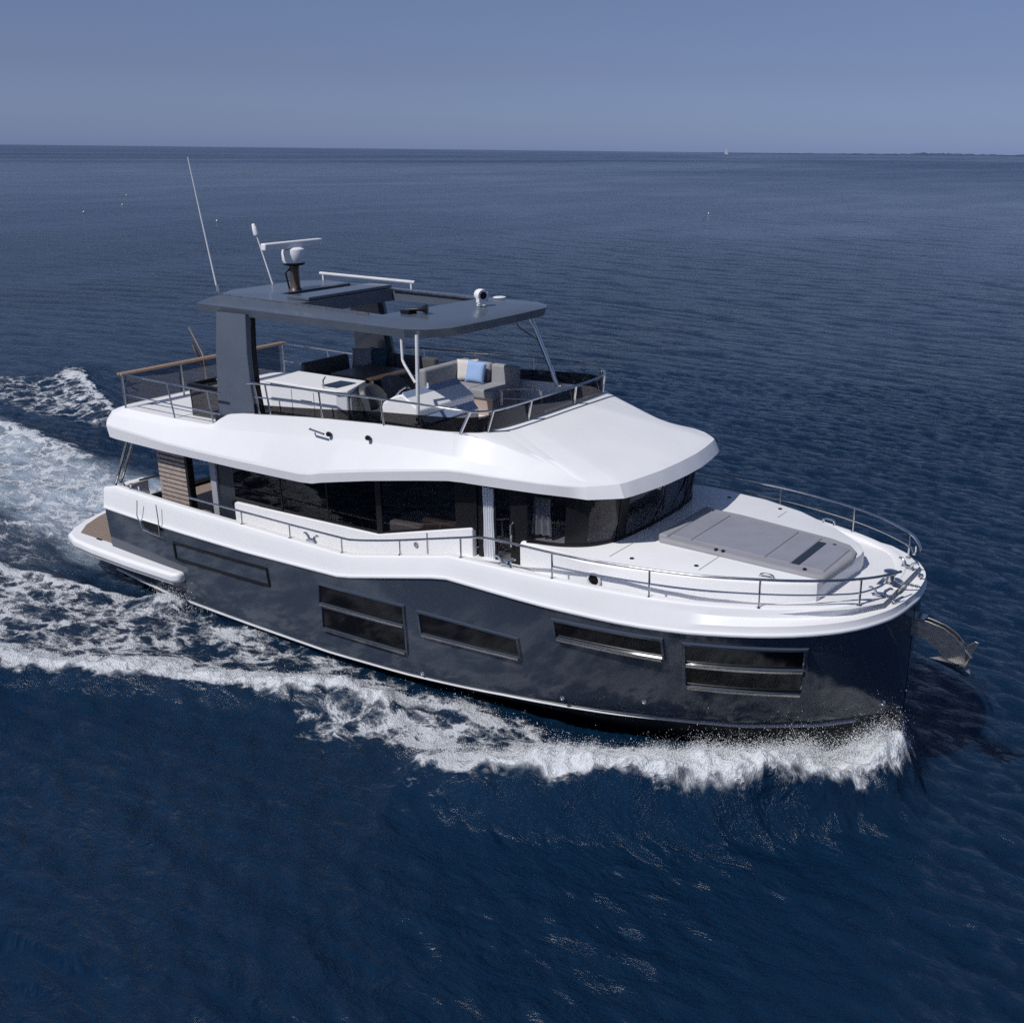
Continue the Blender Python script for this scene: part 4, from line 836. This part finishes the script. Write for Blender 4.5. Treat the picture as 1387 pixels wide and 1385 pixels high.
for i in range(84):
    lam = .20*(10/.20)**(wr.random()); a = WDIR+wr.normal(0, .36); k = 2*math.pi/lam
    amp = .0135*(lam if lam < .5 else .5*(lam/.5)**.10)*(.55+.6*wr.random()); ph = wr.random()*2*math.pi
    fade = np.clip((lam/sp_-2.5)/2.5, 0, 1)
    kr = int(np.argmax(fade[:, 0] <= 0)) if (fade[:, 0] <= 0).any() else kN
    if kr == 0: kr = kN
    arg = k*(math.cos(a)*xs[:kr]+math.sin(a)*ys[:kr])+ph
    s = np.sin(arg); zz[:kr] += fade[:kr]*amp*(s*.72+.28*(1-2*np.abs(np.sin(arg/2+.7)))*1.0)
# long-run modulation
def lattice(seed, n=256): return np.random.default_rng(seed).random((n, n))
def vnoise(x, y, sc, seed):
    T = lattice(seed); n = T.shape[0]; x = x/sc; y = y/sc; xi = np.floor(x).astype(int); yi = np.floor(y).astype(int); fx = x-xi; fy = y-yi
    fx = fx*fx*(3-2*fx); fy = fy*fy*(3-2*fy); g = lambda a, b: T[a % n, b % n]
    return (g(xi, yi)*(1-fx)+g(xi+1, yi)*fx)*(1-fy)+(g(xi, yi+1)*(1-fx)+g(xi+1, yi+1)*fx)*fy
def fbm(x, y, sc, seed, o=4):
    s = 0; a = .5; t = 0
    for i in range(o): s = s+a*vnoise(x*math.cos(i)+y*math.sin(i), -x*math.sin(i)+y*math.cos(i), sc, seed+i); t += a; a *= .5; sc *= .5
    return s/t
# everything the boat does to the water happens close by
kB = int((RR < 110).sum()); bx, by_ = Xw[:kB], Yw[:kB]
foam = np.zeros_like(bx); milk = np.zeros_like(bx); dense = np.zeros_like(bx); lift = np.zeros_like(bx)
def poly_dist(px, py, pts):
    """signed distance (+ = left of travel) and the position along the line 0..len-1."""
    best = np.full(px.shape, 1e9); sgn = np.ones_like(px); par = np.zeros_like(px)
    for i in range(len(pts)-1):
        (x0, y0), (x1, y1) = pts[i][:2], pts[i+1][:2]; dx, dy = x1-x0, y1-y0; L2 = dx*dx+dy*dy
        t = np.clip(((px-x0)*dx+(py-y0)*dy)/L2, 0, 1); qx, qy = px-(x0+t*dx), py-(y0+t*dy); d = np.hypot(qx, qy); m = d < best
        best = np.where(m, d, best); sgn = np.where(m, np.sign(dx*qy-dy*qx), sgn); par = np.where(m, i+t, par)
    return best*sgn, par
def along(par, vals): return np.interp(par, np.arange(len(vals)), vals)
wob = fbm(bx, by_, 1.6, 40)-.5; wob2 = fbm(bx, by_, .45, 60)-.5; wob3 = fbm(bx, by_, .17, 70, 3)-.5; swell = fbm(bx, by_, 1.1, 130, 2)
def ridge(pts, side, h, wo, wi, fo_, fi, fden, dden=None):
    """A breaking crest: h height, wo/wi widths outside and inside, fo_/fi foam reach outside and inside."""
    global foam, dense, lift
    d, par = poly_dist(bx, by_, pts); d0 = d*side+wob*.45+wob2*.12; d = d*side+wob*.5+wob2*.38+wob3*.26       # + = outside
    H, WO, WI = along(par, h)*(.55+.9*swell), along(par, wo)*1.25, along(par, wi); FO, FI, FD = along(par, fo_), along(par, fi), along(par, fden)
    end = np.clip(np.minimum(par*3, (len(pts)-1-par)*1.5), 0, 1)
    lift = np.maximum(lift, H*end*np.where(d0 > 0, np.exp(-(d0/WO)**2), np.exp(-(d0/WI)**2)))
    m = np.where(d > 0, np.clip(1-d/FO, 0, 1), np.clip(1+d/FI, 0, 1)**.7)
    foam = np.maximum(foam, FD*m*end)
    if dden is not None: dense = np.maximum(dense, along(par, dden)*np.where(d > 0, np.clip(1-d/(FO*.8), 0, 1)**.5, np.clip(1+d/(FI*.62), 0, 1)**.6)*end)
def area(poly, val, soft=.8):
    """soft-edged filled region."""
    global foam
    pts = list(poly)+[poly[0]]; d, _ = poly_dist(bx, by_, pts); ins = np.zeros(bx.shape, bool)
    for i in range(len(pts)-1):
        (x0, y0), (x1, y1) = pts[i], pts[i+1]; c = ((y0 > by_) != (y1 > by_)); ins ^= c & (bx < (x1-x0)*(by_-y0)/((y1-y0) if abs(y1-y0) > 1e-9 else 1e-9)+x0)
    d = np.abs(d)*np.where(ins, 1, -1)+wob*1.0+wob2*.4
    m = np.clip(d/soft+.5, 0, 1); foam = np.maximum(foam, val*m); return m
# starboard bow wave
C1 = [(17.3,.04),(17.0,-.62),(16.3,-1.38),(15.4,-2.2),(14.3,-3.02),(13.1,-3.62),(12.05,-4.08),(11.2,-4.32),(10.4,-4.38)]
ridge(C1, 1, [.74,.82,.80,.76,.68,.56,.44,.34,.18], [.30,.40,.46,.50,.52,.54,.56,.58,.6], [.7,.9,1.1,1.2,1.15,1.0,.95,.9,.8], [.35,.42,.45,.45,.42,.38,.36,.36,.5], [.9,1.3,1.7,1.8,1.7,1.5,1.3,1.1,.8], [.95,1.0,1.0,1.0,1.0,.95,.85,.7,.4], [.8,.9,1,1,1,.95,.8,.5,.0])
area([(16.6,-.6),(15.0,-1.4),(13.5,-2.0),(12.0,-2.5),(10.8,-2.8),(9.6,-2.9),(9.4,-3.4),(10.0,-4.3),(11.2,-4.2),(13.0,-3.4),(15.3,-2.0)], .66, .6)
area([(12.2,-2.3),(10.5,-2.6),(8.6,-3.3),(7.4,-4.2),(8.6,-4.75),(10.4,-4.55),(12.0,-3.9)], .50, 1.1)
C2 = [(12.3,-2.35),(11.2,-2.6),(10.2,-2.8),(9.4,-3.15),(8.4,-3.45),(7.5,-3.9),(6.3,-4.55),(5.0,-5.15),(3.6,-5.85),(2.0,-6.65),(-.5,-7.9),(-4,-9.6),(-10,-12.6),(-18,-16.4)]
ridge(C2, -1 if False else 1, [.05,.12,.18,.24,.27,.28,.28,.27,.26,.25,.22,.2,.14,.08], [.5]*14, [.8]*14, [.3,.3,.3,.32,.35,.36,.36,.36,.36,.36,.4,.4,.4,.4], [.6,.7,.8,.8,.85,.9,.95,.95,.95,.95,1,1,1,1], [.5,.7,.75,.85,.95,1,1,1,1,1,.95,.9,.7,.4], [.2,.55,.6,.75,.9,.95,.95,.95,.95,.95,.9,.8,.5,.1])
# marbled sheet between that crest and the hull, running aft
area([(10.8,-2.2),(8.5,-3.3),(6.3,-4.5),(3.6,-5.8),(-.5,-7.9),(-6,-10.6),(-14,-14),(-14,-6.5),(-6,-4.6),(-2.5,-4.0),(0,-3.45),(2.2,-2.6),(7,-2.45)], .45, .6)
area([(8.8,-2.5),(7.5,-3.2),(5.2,-3.6),(3.0,-3.3),(2.2,-2.55),(5,-2.4)], .56, .7)
area([(4.2,-3.6),(3.0,-4.6),(-1.5,-6.6),(-5,-7.6),(-5,-5.2),(-1,-4.2),(2.2,-3.3)], .48, .8)
ridge([(2.9,-2.62),(2.2,-2.75),(.8,-3.2),(-.4,-3.5),(-2.5,-4.05),(-6,-4.9),(-12,-6.4)], 1, [.12,.2,.16,.14,.12,.1,.05], [.3]*7, [.35]*7, [.5]*7, [.3]*7, [.8,.85,.8,.78,.74,.6,.3], [.55,.75,.6,.5,.5,.35,.1])
# propeller wash astern
mw = area([(-1.2,-1.9),(-4.2,-1.8),(-9,-1.6),(-16,-1.6),(-30,-2.5),(-60,-4),(-60,6),(-30,4.4),(-14,2.9),(-6,2.4),(-1.2,2.3)], .50, 1.0); milk = np.maximum(milk, mw*np.clip(1.05+bx/70, .25, 1))
mw2 = area([(-1.0,-3.6),(-3.5,-3.9),(-12,-6.2),(-40,-12),(-40,-3),(-16,-1.9),(-4,-1.9)], .26, 1.2); milk = np.maximum(milk, mw2*.16)
ridge([(-8.0,2.3),(-11,2.6),(-14.5,3.0),(-20,3.7),(-32,5.2)], -1, [.1,.2,.22,.2,.1], [.5]*5, [.6]*5, [.6]*5, [1.0]*5, [.5,.72,.75,.7,.4])
ridge([(-3.5,-1.6),(-6,-2.6),(-9,-3.1),(-14,-3.8)], 1, [.08,.12,.12,.08], [.4]*4, [.5]*4, [.4]*4, [.6]*4, [.5,.62,.58,.3])
# port side: the mirrored bow wave, mostly hidden by the boat, its tail showing astern
ridge([(17.25,-.05),(16.6,1.0),(15,2.3),(12,3.6),(8,4.2),(3,4.7),(-3,5.2),(-9,6.0),(-13.5,6.5),(-17,7.9),(-20.6,9.6),(-23,10.4)], -1, [.6,.62,.5,.36,.26,.24,.24,.26,.30,.40,.42,.2], [.3,.35,.4,.45,.5,.5,.5,.5,.6,.6,.6,.6], [.9]*12, [.3]*12, [1.2,1.3,1.3,1.2,1.1,1.1,1.2,1.4,1.4,1.6,1.4,1.0], [1,1,.95,.85,.7,.7,.6,.5,.56,.62,.62,.2], [.8,.9,.8,.6,.4,.3,.2,.1,.1,.15,.12,.0])
area([(-13,5.4),(-13.6,6.4),(-20.2,9.2),(-21.6,9.0),(-23.5,7.6),(-30,5.8),(-42,5.6),(-42,4.2),(-28,4.2),(-20,4.9),(-16,4.9)], .42, 1.0)
# trough along the hull shoulder and quarter
hullb = np.interp(bx, [a for a, b in CBs], [b for a, b in CBs]); hd = np.abs(by_)-hullb
lift -= .03*np.exp(-((bx-12.6)/2.2)**2)*np.exp(-(np.clip(hd, 0, 9)/.55)**2)
lift -= .26*np.clip((2.3-bx)/1.2, 0, 1)*np.exp(-(np.clip(hd, 0, 9)/1.0)**2)*np.clip((bx+4.5)/3.5, 0, 1)*(by_ < 0)
inside = (hd < -.35) & (bx > .3) & (bx < 16.3); 
bump = (fbm(bx, by_, .55, 80, 4)-.5)*.36+(fbm(bx, by_, .20, 90, 3)-.5)*.24
tot = np.clip(np.maximum(foam*.9, dense), 0, 1)
zz[:kB] = zz[:kB]*(1-.35*tot)+lift+bump*tot**1.3*np.clip(.55+lift, 0, 1.2)
zz[:kB] = np.where(inside, np.minimum(zz[:kB], -.3), zz[:kB])
Zw[:kN] = zz
foamF = np.zeros_like(Xw, dtype=np.float32); foamF[:kB] = foam; milkF = np.zeros_like(foamF); milkF[:kB] = milk; denF = np.zeros_like(foamF); denF[:kB] = dense
def grid_mesh(name, X, Y, Z, mat, attrs=()):
    nr, nt_ = X.shape; me = bpy.data.meshes.new(name); nv = nr*nt_; nf = (nr-1)*(nt_-1)
    me.vertices.add(nv); me.vertices.foreach_set('co', np.stack([X, Y, Z], -1).astype(np.float32).ravel())
    i = np.arange(nv).reshape(nr, nt_); q = np.stack([i[:-1, :-1], i[1:, :-1], i[1:, 1:], i[:-1, 1:]], -1).reshape(-1, 4)
    me.loops.add(nf*4); me.loops.foreach_set('vertex_index', q.astype(np.int32).ravel())
    me.polygons.add(nf); me.polygons.foreach_set('loop_start', np.arange(0, nf*4, 4, dtype=np.int32)); me.polygons.foreach_set('loop_total', np.full(nf, 4, np.int32))
    me.polygons.foreach_set('use_smooth', np.ones(nf, bool)); me.update(calc_edges=True)
    for nm, a in attrs:
        at_ = me.attributes.new(nm, 'FLOAT', 'POINT'); at_.data.foreach_set('value', a.astype(np.float32).ravel())
    me.materials.append(mat); o = bpy.data.objects.new(name, me); COL.objects.link(o); return o
sea = grid_mesh("sea_water", Xw, Yw, Zw, water_material(), (("foam", foamF), ("milk", milkF), ("dense", denF)))
tag(sea, kind="structure")

# ------------------------------------------------------------------ spray thrown up by the bow: droplets and clots of foam
def height_at(x, y):
    r = np.hypot(x-CX, y-CY); t = np.arctan2(y-CY, x-CX); dt = (t-th[0]+math.pi) % (2*math.pi)-math.pi
    i = np.clip(np.searchsorted(RR, r)-1, 0, NR-2); j = np.clip((dt/(th[1]-th[0])).astype(int), 0, NT-2); return Zw[i, j]
def droplets(name, P, S, mat):
    o8 = np.array([(1,0,0),(-1,0,0),(0,1,0),(0,-1,0),(0,0,1),(0,0,-1)], float); f8 = np.array([(0,2,4),(2,1,4),(1,3,4),(3,0,4),(2,0,5),(1,2,5),(3,1,5),(0,3,5)])
    n = len(P); V = (P[:, None, :]+o8[None]*S[:, None, None]*rng.uniform(.6, 1.4, (n, 6, 1))).reshape(-1, 3); F = (f8[None]+6*np.arange(n)[:, None, None]).reshape(-1, 3)
    me = bpy.data.meshes.new(name); me.vertices.add(len(V)); me.vertices.foreach_set('co', V.astype(np.float32).ravel()); me.loops.add(len(F)*3); me.loops.foreach_set('vertex_index', F.astype(np.int32).ravel())
    me.polygons.add(len(F)); me.polygons.foreach_set('loop_start', np.arange(0, len(F)*3, 3, dtype=np.int32)); me.polygons.foreach_set('loop_total', np.full(len(F), 3, np.int32)); me.polygons.foreach_set('use_smooth', np.ones(len(F), bool)); me.update(calc_edges=True)
    me.materials.append(mat); o = bpy.data.objects.new(name, me); COL.objects.link(o); return o
mspray = pbr("white_spray", (.82, .84, .86), .6, var=.04)
def along_line(pts, n, dens):
    P = np.array(pts, float); seg = np.hypot(*(P[1:]-P[:-1]).T); w = seg*(np.array(dens[:-1])+np.array(dens[1:]))/2; i = rng.choice(len(seg), n, p=w/w.sum()); t = rng.random(n)
    return P[i]+(P[i+1]-P[i])*t[:, None], i+t
B, par = along_line(C1, 70000, [.4,1.3,2.4,2.3,1.8,1.3,.9,.4,.0])
hh = np.interp(par, range(9), [.45,.42,.30,.22,.17,.13,.11,.09,.06])
off = rng.normal(0, .17, (70000, 2)); B = B+off+np.array([-.10, .34]); up_ = rng.exponential(.33, 70000)*hh
Zs_ = height_at(B[:, 0], B[:, 1]); P = np.column_stack([B, Zs_+up_-.01]); S = rng.lognormal(math.log(.0034), .4, 70000).clip(.0015, .010)
keep = (np.abs(P[:, 1]) > np.interp(P[:, 0], [a for a, b in CBs], [b+.05 for a, b in CBs], right=-1)) & (P[:, 0] < 17.22)
sets = [(P[keep], S[keep])]
B, par = along_line(C2, 9000, [.3,.6,.8,1,1,1,1,1,.9,.8,.6,.4,.2,.05]); B = B+rng.normal(0, .13, (9000, 2))+np.array([0, .10]); Zs_ = height_at(B[:, 0], B[:, 1])
sets.append((np.column_stack([B, Zs_+rng.exponential(.05, 9000)-.01]), rng.lognormal(math.log(.0045), .4, 9000).clip(.002, .012)))
B = np.column_stack([rng.normal(2.5, .45, 900), -2.75+rng.normal(0, .14, 900)]); Zs_ = height_at(B[:, 0], B[:, 1]); sets.append((np.column_stack([B, Zs_+rng.exponential(.12, 900)]), rng.lognormal(math.log(.005), .4, 900).clip(.002, .012)))
spray = droplets("bow_spray", np.concatenate([a for a, b in sets]), np.concatenate([b for a, b in sets]), mspray)
tag(spray, "white spray and foam drops thrown up along the bow wave", "spray", kind="stuff")

# ------------------------------------------------------------------ far things: sloop, buoys, low coast
slp = bpy.data.objects.new("sailing_boat", None); COL.objects.link(slp); slp.location = (-1710, 3580, 0); slp.rotation_euler = (0, 0, .9); slp.scale = (1.35,)*3
tag(slp, "tiny sailing boat with white sails far off on the horizon", "sailing boat")
h_ = MB(); rows = []
for x, b, zk in ((-5.5,1.2,.3),(-4,1.6,-.1),(0,1.9,-.4),(3.5,1.3,-.2),(6.2,.05,.7)): rows.append([(x,-b,1.3),(x,-b*.8,.4),(x,0,zk),(x,b*.8,.4),(x,b,1.3)])
h_.loft(rows); h_.loft([[(r[0]), (r[-1])] for r in rows]); h_.build("hull", "white", slp)
MB().tube([(.6,0,1.2),(.6,0,18)], .12, 8).build("mast", "stripe", slp)
MB().slab([(.4,0,2.6),(-5.2,0,2.8),(.4,0,17.6)], (0,.05,0)).build("mainsail", "sail", slp)
MB().slab([(.9,0,15.5),(1.0,0,2.3),(5.9,0,1.6)], (0,.05,0)).build("foresail", "sail", slp)
b0 = None
for i, (x, y) in enumerate(((-171.9,115.4),(-140.9,93.4),(-126.5,77.1),(-97.4,78.2),(-58.7,145.0))):
    if b0 is None:
        b0 = MB().lathe((0,0,-.1), [(.05,-.12),(.22,0),(.30,.16),(.30,.26),(.20,.42),(.08,.50),(.06,.66)], 18).build("mooring_buoy", "buoy"); o = b0
    else:
        o = b0.copy(); COL.objects.link(o)
    o.scale = (.42,)*3; o.location = (x, y, 0.05); o.rotation_euler = (.1*math.sin(i*2.1), .12*math.cos(i*1.3), i)
    tag(o, "small white buoy floating far out on the open water", "buoy", "small white buoys on the open water")
mcoast = pbr("haze_tinted_wooded_coast", (.060, .085, .135), .9, var=.3, scale=.004, spec=.1)  # blue of distance haze is put into the coast's base colour
co_ = MB(); F_ = 1431.06
def azdir(px):
    v = _r*((px-693.5)/F_)+_d; d = Vector((v.x, v.y)).normalized(); return d
D = 11000; rows = []
pxs = np.arange(930, 1560, 3)
for px in pxs:
    d = azdir(px); base = np.interp(px, [930,1060,1100,1170,1185,1225,1300,1330,1345,1390,1560], [5,10,11,13,24,19,13,24,15,18,22]); hgt = base*(.75+.5*rng.random())*(1.0)
    c = Vector((cam.location.x if False else 20.8, -15.4))
    rows.append([tuple(c+d*(D-120))+(-2,), tuple(c+d*(D-40))+(hgt*.7,), tuple(c+d*(D+300))+(hgt,), tuple(c+d*(D+900))+(-2,)])
co_.loft(rows); tag(co_.build("far_coast", mcoast, smooth=0), kind="structure")
